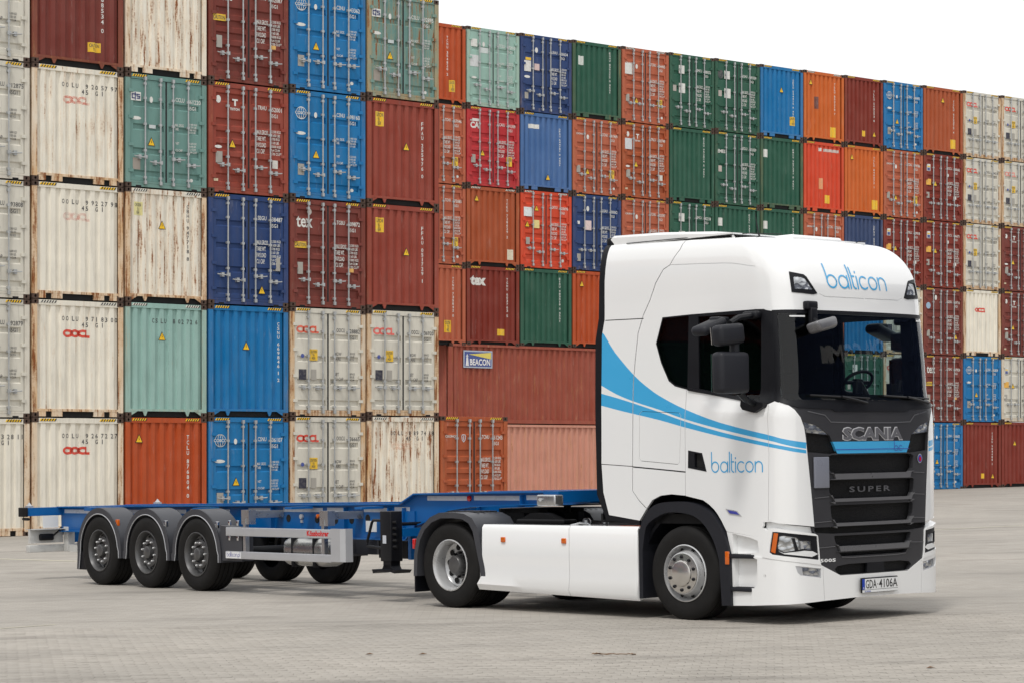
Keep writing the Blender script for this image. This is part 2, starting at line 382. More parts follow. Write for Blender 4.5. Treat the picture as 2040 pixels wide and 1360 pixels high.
def endwall_mesh():
    b = MB(); n = len(prof); z0, z1 = .205, CH-.135
    b.add([(x, y, z) for z in (z0, z1) for x, y in prof], [(i, i+1, n+i+1, n+i) for i in range(n-1)])
    b.add([(x, y, z1) for x, y in prof]+[(x, .008, z1+.001) for x, y in prof], [(i, i+1, n+i+1, n+i) for i in range(n-1)])
    b.add([(x, y, z0) for x, y in prof]+[(x, .002, z0-.001) for x, y in prof], [(i, i+1, n+i+1, n+i) for i in range(n-1)])
    return b.mesh('end_wall', 'steel')
def header_mesh():
    b = MB(); b.prism([(.004, CH-.135), (.0, CH-.012), (.05, CH-.006), (.12, CH-.012), (.12, CH-.135)], 0, .135, CW-.135); return b.mesh('header', 'steel')
def sill_mesh(kind):
    b = MB()
    if kind == 'door':
        b.box((.135, .0, .02), (CW-.135, .12, .168)); b.box((.175, -.006, .118), (CW-.175, .0, .15))
        for x in (.3, CW-.3-.16): b.box((x, -.004, .0), (x+.16, .002, .055), 1)
    else:
        b.box((.135, .0, .145), (CW-.135, .12, .205))
        if kind == 'tab':
            for a, c_ in ((.17, .36), (.52, .80), (CW-.80, CW-.52), (CW-.36, CW-.17)): b.box((a, .004, .02), (c_, .05, .145))
            for a, c_ in ((.36, .52), (.80, CW-.80), (CW-.52, CW-.36)): b.box((a, .055, .0), (c_, .07, .145), 1)
        else:
            b.box((.16, .07, .0), (CW-.16, .08, .145), 1)
            for a in (.58, CW-.58): b.prism([(a-.07, .145), (a+.07, .145), (a+.02, .03), (a-.02, .03)], 1, .002, .03)
            for a, s in ((.135, 1), (CW-.135, -1)): b.prism([(a, .145), (a+s*.22, .145), (a, .02)], 1, .004, .03)
    return b.mesh('sill', ['steel_post', 'black_hole'])
def stripe_mesh(mats):
    b = MB(); n = 6; w = .42/n
    for i in range(n):
        x = i*w
        for k, mi in ((0, 0), (1, 1)):
            a = x+k*w*.5; b.add([(a, 0, 0), (a+w*.5, 0, 0), (a+w*.5+.04, 0, .062), (a+.04, 0, .062), (a, .004, 0), (a+w*.5, .004, 0), (a+w*.5+.04, .004, .062), (a+.04, .004, .062)],
                [(0, 1, 2, 3), (3, 2, 6, 7), (1, 5, 6, 2), (0, 3, 7, 4), (0, 4, 5, 1)], mi)
    return b.mesh('hazard_stripe', mats)
GA = [(2.13, .05), (1.54, .05), (.93, .05), (.36, .05)]
GB = [(2.50, .085), (1.86, .07), (1.53, .07), (1.20, .07), (.87, .07), (.40, .085)]
def door_mesh(grooves, w=1.085, depth=.042):
    b = MB(); z0, z1 = .175, CH-.145; mx = .085
    P = [(0, z0), ]; P.append((0, z0+.05))
    for zc, h in sorted(grooves): P += [(0, zc-h-.035), (depth, zc-h), (depth, zc+h), (0, zc+h+.035)]
    P += [(0, z1)]
    n = len(P); y0 = .022
    b.add([(x, y0+d, z) for x in (mx, w-mx) for d, z in P], [(i, n+i, n+i+1, i+1) for i in range(n-1)])
    for x0, x1 in ((0, mx), (w-mx, w)): b.add([(x0, y0, z0), (x1, y0, z0), (x1, y0, z1), (x0, y0, z1)], [(0, 1, 2, 3)])
    for x in (mx, w-mx):
        for i in range(0, len(grooves)):
            q = P[2+4*i:6+4*i]; b.add([(x, y0+d, z) for d, z in q], [(0, 1, 2, 3)])
    for a, c_ in (((0, z0), (0, z1)), ((w, z0), (w, z1)), ((0, z0), (w, z0)), ((0, z1), (w, z1))):
        b.add([(a[0], y0, a[1]), (c_[0], y0, c_[1]), (c_[0], y0+.07, c_[1]), (a[0], y0+.07, a[1])], [(0, 1, 2, 3)])
    return b.mesh('door', 'steel')
def rod_mesh():
    b = MB(); b.tube([(0, -.035, .12), (0, -.035, CH-.09)], .021, 8)
    for z in (.26, .95, 1.62, 2.28, CH-.25): b.box((-.038, -.05, z-.03), (.038, .022, z+.03))
    for z in (.13, CH-.12): b.box((-.034, -.07, z-.045), (.034, .0, z+.045))
    return b.mesh('lock_rod', 'galv')
def handle_mesh(s):
    b = MB(); b.tube([(0, -.06, 0), (s*.06, -.075, -.015), (s*.30, -.07, .0), (s*.34, -.07, .008)], .016, 6); b.box((s*.17-.04, -.07, -.06), (s*.17+.04, .022, .05)); b.box((-.045, -.075, -.045), (.045, -.02, .045))
    return b.mesh('door_handle', 'galv')
def hinge_mesh():
    b = MB()
    for x, s in ((.135, 1), (CW-.135, -1)):
        for z in (.42, 1.08, 1.78, 2.45): b.box((x-s*.045, -.02, z-.04), (x+s*.09, .03, z+.04))
    return b.mesh('hinges', 'steel')
def gasket_mesh():
    b = MB(); c_ = CW/2; b.box((c_-.022, .014, .175), (c_+.022, .09, CH-.145)); b.box((.135, .03, CH-.155), (CW-.135, .09, CH-.130)); b.box((.135, .03, .16), (CW-.135, .09, .18))
    b.box((.128, .03, .17), (.142, .09, CH-.14)); b.box((CW-.142, .03, .17), (CW-.128, .09, CH-.14))
    return b.mesh('door_gasket', 'gasket')
def tri_mesh():
    b = MB(); b.add([(-.115, 0, -.10), (.115, 0, -.10), (0, 0, .125), (-.115, .003, -.10), (.115, .003, -.10), (0, .003, .125)], [(0, 1, 2), (0, 3, 4, 1), (1, 4, 5, 2), (2, 5, 3, 0)], 1)
    b.add([(-.09, -.003, -.085), (.09, -.003, -.085), (0, -.003, .095)], [(0, 1, 2)], 0)
    b.add([(-.012, -.005, -.04), (.02, -.005, -.005), (.0, -.005, .0), (.012, -.005, .05), (-.02, -.005, .012), (0, -.005, .005)], [(0, 1, 2, 3, 4, 5)], 1)
    return b.mesh('warning_triangle', ['yellow', 'stripe_black'])
ME = dict(body=body_mesh(), post=post_mesh(), cast=casting_mesh(), endw=endwall_mesh(), header=header_mesh(), sillD=sill_mesh('door'), sillT=sill_mesh('tab'), sillG=sill_mesh('gap'),
    strY=stripe_mesh(['yellow', 'stripe_black']), strW=stripe_mesh(['stripe_white', 'stripe_black']), dA=door_mesh(GA), dB=door_mesh(GB), rod=rod_mesh(), hR=handle_mesh(1), hL=handle_mesh(-1), hinge=hinge_mesh(), gasket=gasket_mesh(), tri=tri_mesh())
def flat_text(s, w, h, mat='print', bold=.0, **kw):
    v, f = fit_text(s, 0, w, 0, h, bold, **kw); b = MB(); b.add([(a, 0, c_) for a, c_ in v], [tuple(reversed(x)) for x in f]); return b.mesh('lettering', mat)
_ft = {}
def ft(*a, **kw):
    k = (a, tuple(sorted(kw.items())))
    if k not in _ft: _ft[k] = flat_text(*a, **kw)
    return _ft[k]
def conform(v, f, name, mat):
    """lay flat (x,z) artwork onto the corrugated end wall"""
    bm = bmesh.new(); vs = [bm.verts.new((a, 0, c_)) for a, c_ in v]
    for x in f:
        try: bm.faces.new([vs[i] for i in reversed(x)])
        except ValueError: pass
    x0, x1 = v[:, 0].min(), v[:, 0].max()
    for X in px_:
        if x0 < X < x1: bmesh.ops.bisect_plane(bm, geom=bm.verts[:]+bm.edges[:]+bm.faces[:], plane_co=(X, 0, 0), plane_no=(1, 0, 0))
    for q in bm.verts: q.co.y = float(np.interp(q.co.x, px_, py_))-.004
    me = bpy.data.meshes.new(name); bm.to_mesh(me); bm.free(); me.materials.append(M[mat]); return me
WHITE4, BLACK4, RED4 = (.72, .72, .68, 1), (.05, .05, .055, 1), (.70, .06, .03, 1)
def mark(c, name, me, x, z, color=WHITE4, y=.018): return link(name, me, c, loc=(x, y, z), color=color)
def rect_me(w, h):
    k = ('rect', w, h)
    if k not in _ft:
        b = MB(); b.box((0, 0, 0), (w, .004, h)); _ft[k] = b.mesh('sticker', 'print')
    return _ft[k]
def sticker(c, x, z, w, h, col, corr=False, name='sticker', txt=None, tcol=BLACK4):
    if corr:
        v = np.array([(x, z), (x+w, z), (x+w, z+h), (x, z+h)]); o = link(name, conform(v, [(3, 2, 1, 0)], name, 'print'), c, color=col)
        if txt:
            vv, ff = fit_text(txt, x+.03, x+w-.03, z+.03, z+h-.03, .01, line=.8, align='CENTER'); me = conform(vv, ff, 'lettering', 'print'); link('lettering', me, c, color=tcol, loc=(0, -.003, 0))
        return o
    o = mark(c, name, rect_me(w, h), x, z, col, .015)
    if txt: mark(c, 'lettering', ft(txt, w-.06, h-.06, 'print', .01, line=.8, align='CENTER'), x+.03, z+.03, tcol, .011)
    return o
YEL4, GREY4 = (.80, .50, .02, 1), (.36, .34, .30, 1)
WGT = 'MAX.GROSS\nTARE\n\nNET\nCU.CAP.'; WGV = '32.500 KGS\n71.650 LBS\n3.700 KGS\n8.160 LBS\n28.800 KGS\n76.4 CU.M\n2.700 CU.FT'
def number_door(c, s, col=WHITE4, size='45G1', full=True):
    a, n = s.split(' ', 1); m_ = 'print'
    mark(c, 'lettering', ft(a, .27, .11, m_, .012), 1.50, 2.27, col); mark(c, 'lettering', ft(n, .50, .115, m_, .012), 1.87, 2.25, col)
    mark(c, 'lettering', ft(size, .24, .10, m_, .012), 1.88, 2.09, col)
def weights(c, col=WHITE4, z=1.12, style=0):
    if style == 0:
        mark(c, 'lettering', ft('MAX. GROSS\nTARE', .27, .17, 'print', .01), 1.48, z+.42, col); mark(c, 'lettering', ft('30.480 KGS\n67.200 LBS\n3.860 KGS\n8.510 LBS', .26, .26, 'print', .012), 1.90, z+.37, col)
        mark(c, 'lettering', ft('NET\n\nCU.CAP.', .22, .24, 'print', .01), 1.50, z-.12, col); mark(c, 'lettering', ft('26.620 KGS\n58.690 LBS\n76.3 CU.M\n2.694 CU.FT', .26, .28, 'print', .012), 1.90, z-.14, col)
    else:
        mark(c, 'lettering', ft('MAX.GROSS\nTARE WT.\nPAYLOAD\nCU. CAP.', .36, .62, 'print', .014), 1.46, z, col); mark(c, 'lettering', ft(WGV, .34, .66, 'print', .012), 1.90, z-.02, col)
def vert_number(c, s, k=7, z1=2.45, col=WHITE4, h=.098):
    """number painted down one rib, one character under another"""
    b = MB(); z = z1
    for ch in s:
        if ch != ' ':
            v, f = fit_text(ch, -(.012 if ch in '1I' else .035), .012 if ch in '1I' else .035, z-h*.78, z, .014); b.add([(a, 0, q) for a, q in v], [tuple(reversed(x)) for x in f])
        z -= h if ch != ' ' else h*.6
    link('lettering', b.mesh('lettering', 'print'), c, loc=(rib(k), .014, 0), color=col)
def spaced_number(c, s, s2, x0=.825, x1=None, z=2.39, h=.115, col=(.03, .03, .035, 1)):
    b = MB(); n = len(s); V = []; F = []; x0 = rib(2); x1 = x0+RIBP/2*(n-1)
    for str_, zz in ((s, z), (s2, z-.145)):
        for i, ch in enumerate(str_):
            if ch == ' ': continue
            x = x0+(x1-x0)*i/(n-1); v, f = fit_text(ch, x-(.010 if ch in '1I' else .032), x+(.010 if ch in '1I' else .032), zz, zz+h, .012); o = sum(len(q) for q in V); V.append(v); F += [tuple(a+o for a in q) for q in f]
    link('lettering', conform(np.vstack(V), F, 'lettering', 'print'), c, color=col)
def ring(b, cx, cz, r, w, n=20, sx=1.):
    vs = [(cx+sx*rr*math.cos(2*math.pi*i/n), cz+rr*math.sin(2*math.pi*i/n)) for rr in (r, r-w) for i in range(n)]
    return vs, [(i, (i+1) % n, n+(i+1) % n, n+i) for i in range(n)]
def strokes_mesh(polys, w, name='logo', mat='print'):
    """thick polylines in x/z"""
    b = MB()
    for P in polys:
        for (x0, z0), (x1, z1) in zip(P[:-1], P[1:]):
            d = math.hypot(x1-x0, z1-z0)+1e-9; nx, nz = -(z1-z0)/d*w/2, (x1-x0)/d*w/2; ex, ez = (x1-x0)/d*w*.3, (z1-z0)/d*w*.3
            b.add([(x0+nx-ex, 0, z0+nz-ez), (x1+nx+ex, 0, z1+nz+ez), (x1-nx+ex, 0, z1-nz+ez), (x0-nx-ex, 0, z0-nz-ez)], [(3, 2, 1, 0)])
    return b.mesh(name, mat)
def circ(cx, cz, r, a0=0, a1=360, n=18, sx=1.): return [(cx+sx*r*math.cos(R_(a0+(a1-a0)*i/n)), cz+r*math.sin(R_(a0+(a1-a0)*i/n))) for i in range(n+1)]
LOGO = {
 'globe': strokes_mesh([circ(0, 0, .16, 20, 160), circ(0, 0, .16, 200, 340), circ(0, 0, .16, 20, 160, sx=.5), circ(0, 0, .16, 200, 340, sx=.5), [(0, .16), (0, .07)], [(0, -.16), (0, -.07)]], .016),
 'ds': strokes_mesh([[(-.11, .05), (-.11, -.05), (-.02, -.05)], [(-.02, -.09), (-.02, .09)], [(-.11, .05), (.0, .05)], [(.11, .05), (.03, .05), (.03, 0), (.11, 0), (.11, -.05), (.03, -.05)]], .028),
 'shield': strokes_mesh([[(-.07, .06), (-.05, .10), (.05, .10), (.07, .06), (.05, -.05), (0, -.10), (-.05, -.05), (-.07, .06)], [(0, -.05), (0, .07)]], .022),
 'oval': None, 'flag': None}
bb = MB(); v_, f_ = ring(None, 0, 0, .055, .0549, 16); LOGO['dot'] = None
def ellipse_me(rx, rz, name='emblem_disc', mat='print'):
    k = ('ell', rx, rz, mat)
    if k not in _ft:
        b = MB(); n = 18; b.add([(rx*math.cos(2*math.pi*i/n), 0, rz*math.sin(2*math.pi*i/n)) for i in range(n)], [tuple(range(n))]); _ft[k] = b.mesh(name, mat)
    return _ft[k]
def logo_door(c, kind, tint=None):
    if kind == 'oocl':
        col = tint or RED4; mark(c, 'logo', RINGS, .20, 2.22, col)
        mark(c, 'emblem_disc', ellipse_me(.055, .055), .40, 1.62, (.05, .08, .32, 1)); sticker(c, .62, 1.50, .26, .30, YEL4, txt='CAUTION\n9.6\nHIGH')
        sticker(c, .28, .98, .24, .28, (.02, .02, .04, 1)); sticker(c, .67, .98, .17, .28, GREY4, name='data_plate')
        mark(c, 'lettering', ft('MGW\nTARE', .24, .22, 'print', .008), 1.42, 1.52, BLACK4); mark(c, 'lettering', ft('32.500 KGS\n71.650 LBS\n3.900 KGS', .22, .22, 'print', .006), 1.88, 1.52, BLACK4)
        mark(c, 'lettering', ft('NET\nCU CAP', .30, .22, 'print', .008), 1.42, .97, BLACK4); mark(c, 'lettering', ft('28.600 KGS\n63.050 LBS\n76.4 CU.M', .22, .22, 'print', .006), 1.88, .97, BLACK4)
    elif kind == 'cosco':
        mark(c, 'logo', LOGO['globe'], .36, 2.28); mark(c, 'logo', ft('COSCO', .40, .085, 'print', .03), .16, 2.24); mark(c, 'emblem_disc', ellipse_me(.05, .075), .82, 2.26)
        mark(c, 'emblem_disc', ellipse_me(.16, .045), .34, 1.74); mark(c, 'warning_triangle', ME['tri'], .83, 1.20, y=.012); sticker(c, .25, .62, .2, .3, GREY4, name='data_plate'); mark(c, 'emblem_disc', ellipse_me(.055, .045), 2.0, .32)
    elif kind == 'cs':
        sticker(c, .16, 2.20, .30, .22, WHITE4); mark(c, 'logo', LOGO['ds'], .31, 2.31, (.04, .06, .2, 1), .009); mark(c, 'emblem_disc', ellipse_me(.05, .08), .77, 2.26)
        mark(c, 'emblem_disc', ellipse_me(.15, .045), .32, 1.76); sticker(c, .70, 1.53, .2, .09, (.55, .6, .6, 1)); mark(c, 'warning_triangle', ME['tri'], .77, 1.18, y=.012); sticker(c, .22, .45, .22, .3, (.32, .28, .24, 1), name='data_plate'); mark(c, 'emblem_disc', ellipse_me(.05, .045), 1.98, .28)
    elif kind == 'tex':
        mark(c, 'logo', ft('tex', .52, .30, 'print', .02), .20, 2.13); mark(c, 'emblem_disc', ellipse_me(.07, .085), .62, 2.56, (.55, .5, .45, 1)); sticker(c, .12, 1.58, .40, .17, YEL4, txt='CAUTION')
        sticker(c, .24, .88, .17, .32, GREY4, name='data_plate'); sticker(c, 1.92, 1.0, .14, .1, (.75, .42, .1, 1))
    elif kind == 'triton':
        mark(c, 'emblem_disc', ellipse_me(.075, .10), .30, 2.44); mark(c, 'logo', ft('T', .17, .18, 'print', .05), .72, 2.30); mark(c, 'lettering', ft('TRITON', .30, .07, 'print', .03), .64, 2.18)
        mark(c, 'warning_triangle', ME['tri'], .72, 1.30, y=.012); sticker(c, .22, .78, .2, .3, GREY4, name='data_plate'); mark(c, 'emblem_disc', ellipse_me(.11, .04), .30, 1.20); sticker(c, 1.95, .75, .17, .22, (.65, .63, .58, 1)); sticker(c, .16, .30, .13, .07, (.75, .6, .4, 1))
    elif kind == 'cronos':
        mark(c, 'lettering', ft('CRONOS', .42, .07, 'print', .02), .18, 2.24); mark(c, 'emblem_disc', ellipse_me(.06, .09), .76, 2.18); mark(c, 'warning_triangle', ME['tri'], .74, .86, y=.012)
        sticker(c, .20, .80, .18, .28, GREY4, name='data_plate'); sticker(c, 1.84, .66, .26, .34, YEL4, txt='CAUTION\n9.6'); mark(c, 'emblem_disc', ellipse_me(.055, .05), 2.08, .30)
    elif kind == 'cai':
        mark(c, 'logo', ft('CAI', .46, .24, 'print', .05), .16, 2.10); sticker(c, .14, 2.36, .46, .1, WHITE4); mark(c, 'warning_triangle', ME['tri'], .72, 1.22, y=.012); sticker(c, .20, .84, .2, .3, GREY4, name='data_plate')
        sticker(c, 1.84, .82, .26, .34, YEL4, txt='CAUTION\n9.6')
    elif kind == 'panel':      # dark containers with white document panels
        mark(c, 'emblem_disc', ellipse_me(.07, .10), .76, 2.33); sticker(c, .18, 1.50, .32, .40, WHITE4); sticker(c, .66, 1.58, .24, .24, (.66, .5, .48, 1)); mark(c, 'emblem_disc', ellipse_me(.14, .05), .32, 1.30); sticker(c, .20, .48, .17, .24, GREY4, name='data_plate')
    elif kind == 'green':
        sticker(c, .50, 2.12, .30, .32, WHITE4); sticker(c, .50, 1.36, .34, .38, WHITE4); sticker(c, .18, 1.40, .18, .24, (.42, .38, .34, 1), name='data_plate')
    elif kind == 'florens':
        sticker(c, .20, 2.12, .22, .30, WHITE4); sticker(c, .23, 2.14, .16, .12, (.03, .06, .25, 1)).location.y = .010; sticker(c, .23, 2.29, .16, .05, YEL4).location.y = .010; sticker(c, .16, 1.52, .30, .26, (.80, .42, .05, 1)); mark(c, 'warning_triangle', ME['tri'], .72, 1.60, y=.012)
        sticker(c, .18, .95, .18, .26, GREY4, name='data_plate'); sticker(c, 1.86, 1.0, .18, .12, WHITE4); mark(c, 'emblem_disc', ellipse_me(.055, .075), 1.52, 2.02)
    elif kind == 'orangered':
        sticker(c, .16, 1.92, .40, .34, (.75, .8, .8, 1)); mark(c, 'warning_triangle', ME['tri'], .76, 2.24, y=.012); mark(c, 'warning_triangle', ME['tri'], .32, 1.62, y=.012); sticker(c, .60, 1.50, .30, .30, (.8, .66, .25, 1)); sticker(c, .26, .88, .18, .26, GREY4, name='data_plate'); mark(c, 'emblem_disc', ellipse_me(.06, .06), 2.02, .34)
def build_container(loc, ang, sx, typ, color, rust, post_rust=None, marks=(), white_stripes=False, label='', desc_group='containers in the near stacks', back=False):
    c = thing('shipping_container', label, 'container', desc_group); c.location = loc; c.rotation_euler = (0, 0, ang); c.scale = (sx, 1, 1)
    col = (*color, rust); pcol = (*color, post_rust if post_rust is not None else min(1.2, rust+.25))
    link('body', ME['body'], c, color=col)
    for x, s in ((0, 1), (CW, -1)): link('corner_post', ME['post'], c, loc=(x, 0, 0), scale=(s, 1, 1), color=pcol)
    for x in (0, CW-.170):
        for z in (0, CH-.118): link('corner_casting', ME['cast'], c, loc=(x, 0, z))
    link('header', ME['header'], c, color=col)
    st = ME['strW' if white_stripes else 'strY']
    for x in (.19, CW-.19-.46): link('hazard_stripe', st, c, loc=(x, -.005, CH-.085))
    if typ[0] == 'C':
        link('end_wall', ME['endw'], c, color=col); link('sill', ME['sillT' if 'T' in typ else 'sillG'], c, color=pcol)
    else:
        link('sill', ME['sillD'], c, color=pcol); dm = ME['dA' if 'A' in typ else 'dB']
        for x0, rods, hx in ((.145, (.56, 1.02), ((.56, -1), (1.02, -1))), (CW-.145-1.085, (1.40, 1.86), ((1.40, 1), (1.86, 1)))):
            link('door', dm, c, loc=(x0, 0, 0), color=col)
            for i, r in enumerate(rods):
                ro = link('lock_rod', ME['rod'], c, loc=(r, 0, 0)); dz = .0 if 'H' in typ else (.12 if i else 0)
                s = hx[i][1]; link('door_handle', ME['hR' if s > 0 else 'hL'], ro, loc=(0, 0, .78-dz if 'A' in typ else .74-dz), color=col)
        link('door_gasket', ME['gasket'], c); link('hinges', ME['hinge'], c, color=col, kind='stuff')
    for m_ in marks: m_(c)
    return c
# interlocked round letters of the pale containers: two rings, an open ring and an L
def ring_letters(x0, z0, w, h, th=.062):
    V = []; F = []; r = h/2; sx = w*.30/h/1.0
    def poly(P):
        o = len(V)
        for i, p in enumerate(P):
            q = P[min(i+1, len(P)-1)]; s = P[max(i-1, 0)]; d = math.hypot(q[0]-s[0], q[1]-s[1])+1e-9; nx, nz = -(q[1]-s[1])/d*th/2, (q[0]-s[0])/d*th/2
            V.extend([(p[0]+nx, p[1]+nz), (p[0]-nx, p[1]-nz)])
            if i: k = o+2*i; F.append((k-2, k, k+1, k-1))
    rr = r-th/2; zc = z0+r; ex = .155*w/rr
    poly(circ(x0+.155*w+th/2, zc, rr, 0, 360, 22, sx=ex*.98)); poly(circ(x0+.42*w+th/2, zc, rr, 0, 360, 22, sx=ex*.98)); poly(circ(x0+.70*w+th/2, zc, rr, 50, 310, 18, sx=ex*.98))
    poly([(x0+.86*w, z0+h), (x0+.86*w, z0+th*.5)]); poly([(x0+.86*w-th/2, z0+th*.5), (x0+w, z0+th*.5)])
    return np.array(V), F
def ring_flat():
    v, f = ring_letters(0, 0, .72, .20, .055); b = MB(); b.add([(a, 0, c_) for a, c_ in v], f); return b.mesh('logo', 'print')
RINGS = ring_flat()
# palette
P_ = dict(cream=(.67, .64, .555), cream2=(.83, .785, .675), maroon=(.185, .036, .026), brown=(.29, .052, .032), red=(.33, .045, .03), orange=(.47, .075, .016), orange2=(.60, .13, .02), salmon=(.46, .115, .055), pink=(.62, .29, .21), brown2=(.33, .075, .045),
    blue=(.003, .170, .42), navy=(.018, .050, .165), slate=(.035, .062, .150), steelblue=(.065, .155, .36), teal=(.15, .29, .26), lteal=(.31, .49, .44), green=(.020, .100, .062), catred=(.50, .028, .035), bright=(.66, .065, .022), darkred=(.215, .026, .014), pteal=(.32, .50, .43), orangeb=(.40, .085, .026))
def N(s, col=WHITE4, w=None, **k): return lambda c: (number_door(c, s, col, **k), weights(c, col, style=w) if w is not None else None)
def L(kind, tint=None): return lambda c: logo_door(c, kind, tint)
def VN(s, k=7, z1=2.45, col=WHITE4, h=.098): return lambda c: vert_number(c, s, k, z1, col, h)
def TRI(x, z, corr=True): return lambda c: link('warning_triangle', ME['tri'], c, loc=(x, .008, z))
def ST(x, z, w, h, col, **k): return lambda c: sticker(c, x, z, w, h, col, corr=True, **k)
def SN(s, s2='    45 G1'): return lambda c: spaced_number(c, s, '     45 G1'if s2 is None else s2)
def OC(tint, x0=.81, x1=1.54, z=1.98, h=.20, mat='print', s='OOCL'): 
    def f(c):
        v, ff = ring_letters(x0, z, x1-x0, h) if s == 'OOCL' else fit_text(s, x0, x1, z, z+h, .05); link('logo', conform(v, ff, 'logo', mat), c, color=tint)
    return f
fade = lambda a: (.78, .25, .18, a)
K = 'CAUTION\n9.6\nHIGH'
# left block: columns 0-6, rows 1 (bottom) - 5; right block: columns 0-13, rows 1-6
# (col,row): type, colour, rust, post rust, marks, white stripes, short description
LB = {
 (0,5): ('DA','cream',.05,.4,[L('oocl'),N('OOLU 914502 3',BLACK4)],0,'pale grey container with doors, numbered 914502'),
 (0,4): ('DA','cream',.05,.4,[L('oocl'),N('OOLU 912875 1',BLACK4)],0,'pale grey container with doors, numbered 912875'),
 (0,3): ('DA','cream',.05,.4,[L('oocl'),N('OOLU 693808 6',BLACK4)],0,'pale grey container with doors, numbered 693808'),
 (0,2): ('DA','cream',.05,.4,[L('oocl'),N('OOLU 692879 2',BLACK4)],0,'pale grey container with doors, numbered 692879'),
 (0,1): ('CT','cream2',.15,.9,[SN('OOLU 9432811')],0,'cream ridged container ending in 2811'),
 (1,5): ('CG','maroon',.25,.5,[VN('FSCU 768534 0',6,2.9-.3,h=.14),ST(1.50,.42,.33,.24,YEL4,txt='CAUTION\n9.6')],0,'dark red ridged container with yellow sticker low on its end'),
 (1,4): ('CT','cream2',.60,.95,[SN('OOLU 9205797'),OC(fade(.8),mat='faded')],0,'rusty cream ridged container numbered 9205797'),
 (1,3): ('CT','cream2',.22,.95,[SN('OOLU 9922798'),OC(fade(.35),mat='faded')],0,'cream ridged container numbered 9922798'),
 (1,2): ('CT','cream2',.5,.95,[SN('OOLU 9718300'),OC(RED4)],1,'cream ridged container numbered 9718300, bright red letters'),
 (1,1): ('CT','cream2',.2,.85,[SN('OOLU 9267227'),OC(RED4)],0,'cream ridged container numbered 9267227, bright red letters'),
 (2,5): ('CT','cream2',.74,.8,[OC(fade(.9),.9,1.5,2.45,.2)],0,'cream ridged container streaked with rust'),
 (2,4): ('DA','teal',.2,.35,[L('cs'),N('CCLU 761220 5',w=0)],0,'teal container with doors, numbered 761220'),
 (2,3): ('CG','cream2',.72,.98,[VN('CBHU 947718 8',6,2.55,BLACK4,.12),TRI(rib(3),1.98),ST(.25,2.20,.26,.34,(.70,.64,.30,1),txt=K)],1,'very rusty off-white ridged container with a warning triangle'),
 (2,2): ('CG','lteal',.3,.5,[SN('CSLU 802726 0','           '),TRI(rib(3),2.05)],1,'pale teal ridged container numbered 802726'),
 (2,1): ('CG','orange',.15,.4,[VN('TCLU 876804 0',6,2.45,h=.135),TRI(rib(0)+.1,2.35)],0,'orange ridged container numbered 876804'),
 (3,5): ('DB','maroon',.15,.3,[L('tex'),N('TGHU 652087 7',w=1)],0,'brown maroon container with doors, numbered 652087'),
 (3,4): ('DB','brown',.15,.35,[L('triton'),N('TRHU 452001 5',w=1)],0,'red brown container with doors, numbered 452001'),
 (3,3): ('DA','navy',.15,.3,[N('SEGU 538487 2',w=1),TRI(1.62,.42),ST(2.0,.95,.2,.35,GREY4)],0,'navy blue container with doors, numbered 538487'),
 (3,2): ('CG','blue',.12,.35,[VN('CSNU 669846 1 2',7,2.50,h=.115),TRI(rib(3)+.05,1.85)],0,'bright blue ridged container with a warning triangle'),
 (3,1): ('DA','blue',.15,.3,[L('cosco'),N('CSNU 706107 6',w=0)],0,'bright blue container with doors, numbered 706107'),
 (4,5): ('DAH','blue',.15,.3,[L('cosco'),N('CSNU 843362 4',w=0)],0,'bright blue container with doors, numbered 843362'),
 (4,4): ('DA','blue',.18,.35,[L('cosco'),N('CSNU 698160 8',w=0)],0,'bright blue container with doors, numbered 698160'),
 (4,3): ('DB','maroon',.12,.3,[L('tex'),N('TGBU 409872 8',w=1)],0,'maroon container with doors, numbered 409872'),
 (4,2): ('DAH','cream',.1,.95,[L('oocl',(.75,.13,.07,1)),N('OOCU 728882 0',BLACK4)],0,'off-white container with doors, numbered 728882'),
 (4,1): ('DAH','cream',.15,.95,[L('oocl'),N('OOCU 736665 7',BLACK4)],0,'off-white container with doors, numbered 736665'),
 (5,5): ('DA','teal',.72,.8,[L('cs'),N('CSLU 632895 4',w=0)],0,'grimy teal container with doors, numbered 632895'),
 (5,4): ('CG','brown',.12,.3,[VN('FFAU 255976 0',6,2.35,h=.13),ST(.28,2.12,.28,.40,YEL4,txt=K),TRI(rib(4)-.03,1.62)],0,'brick red ridged container numbered 255976'),
 (5,3): ('CG','brown',.2,.3,[VN('FFAU 051729 1',6,2.35,h=.13),ST(.28,2.12,.28,.40,YEL4,txt=K),TRI(rib(4)-.03,1.62)],0,'brick red ridged container numbered 051729'),
 (5,2): ('DAH','cream',.1,.95,[L('oocl',(.8,.16,.13,1)),N('OOCU 706920 5',BLACK4)],0,'off-white container with doors, numbered 706920'),
 (5,1): ('CT','cream2',.75,.95,[SN('OOLU 8897418'),OC((.85,.5,.35,.4),mat='faded')],1,'off-white ridged container with long rust runs'),
 (6,1): ('DB','orangeb',.15,.4,[lambda c: (mark(c,'lettering',ft('CRONOS',.42,.07,'print',.02),.18,2.30), mark(c,'logo',LOGO['shield'],.84,2.28,(.6,.66,.72,1)), mark(c,'warning_triangle',ME['tri'],.86,.52,y=.012), sticker(c,.12,.35,.2,.3,(.3,.22,.15,1),name='data_plate'), sticker(c,1.92,.36,.30,.42,YEL4,txt='CAUTION\n9.6')),N('TCNU 551243 2',w=1)],0,'orange brown container with doors behind the trailer, numbered 551243'),
}
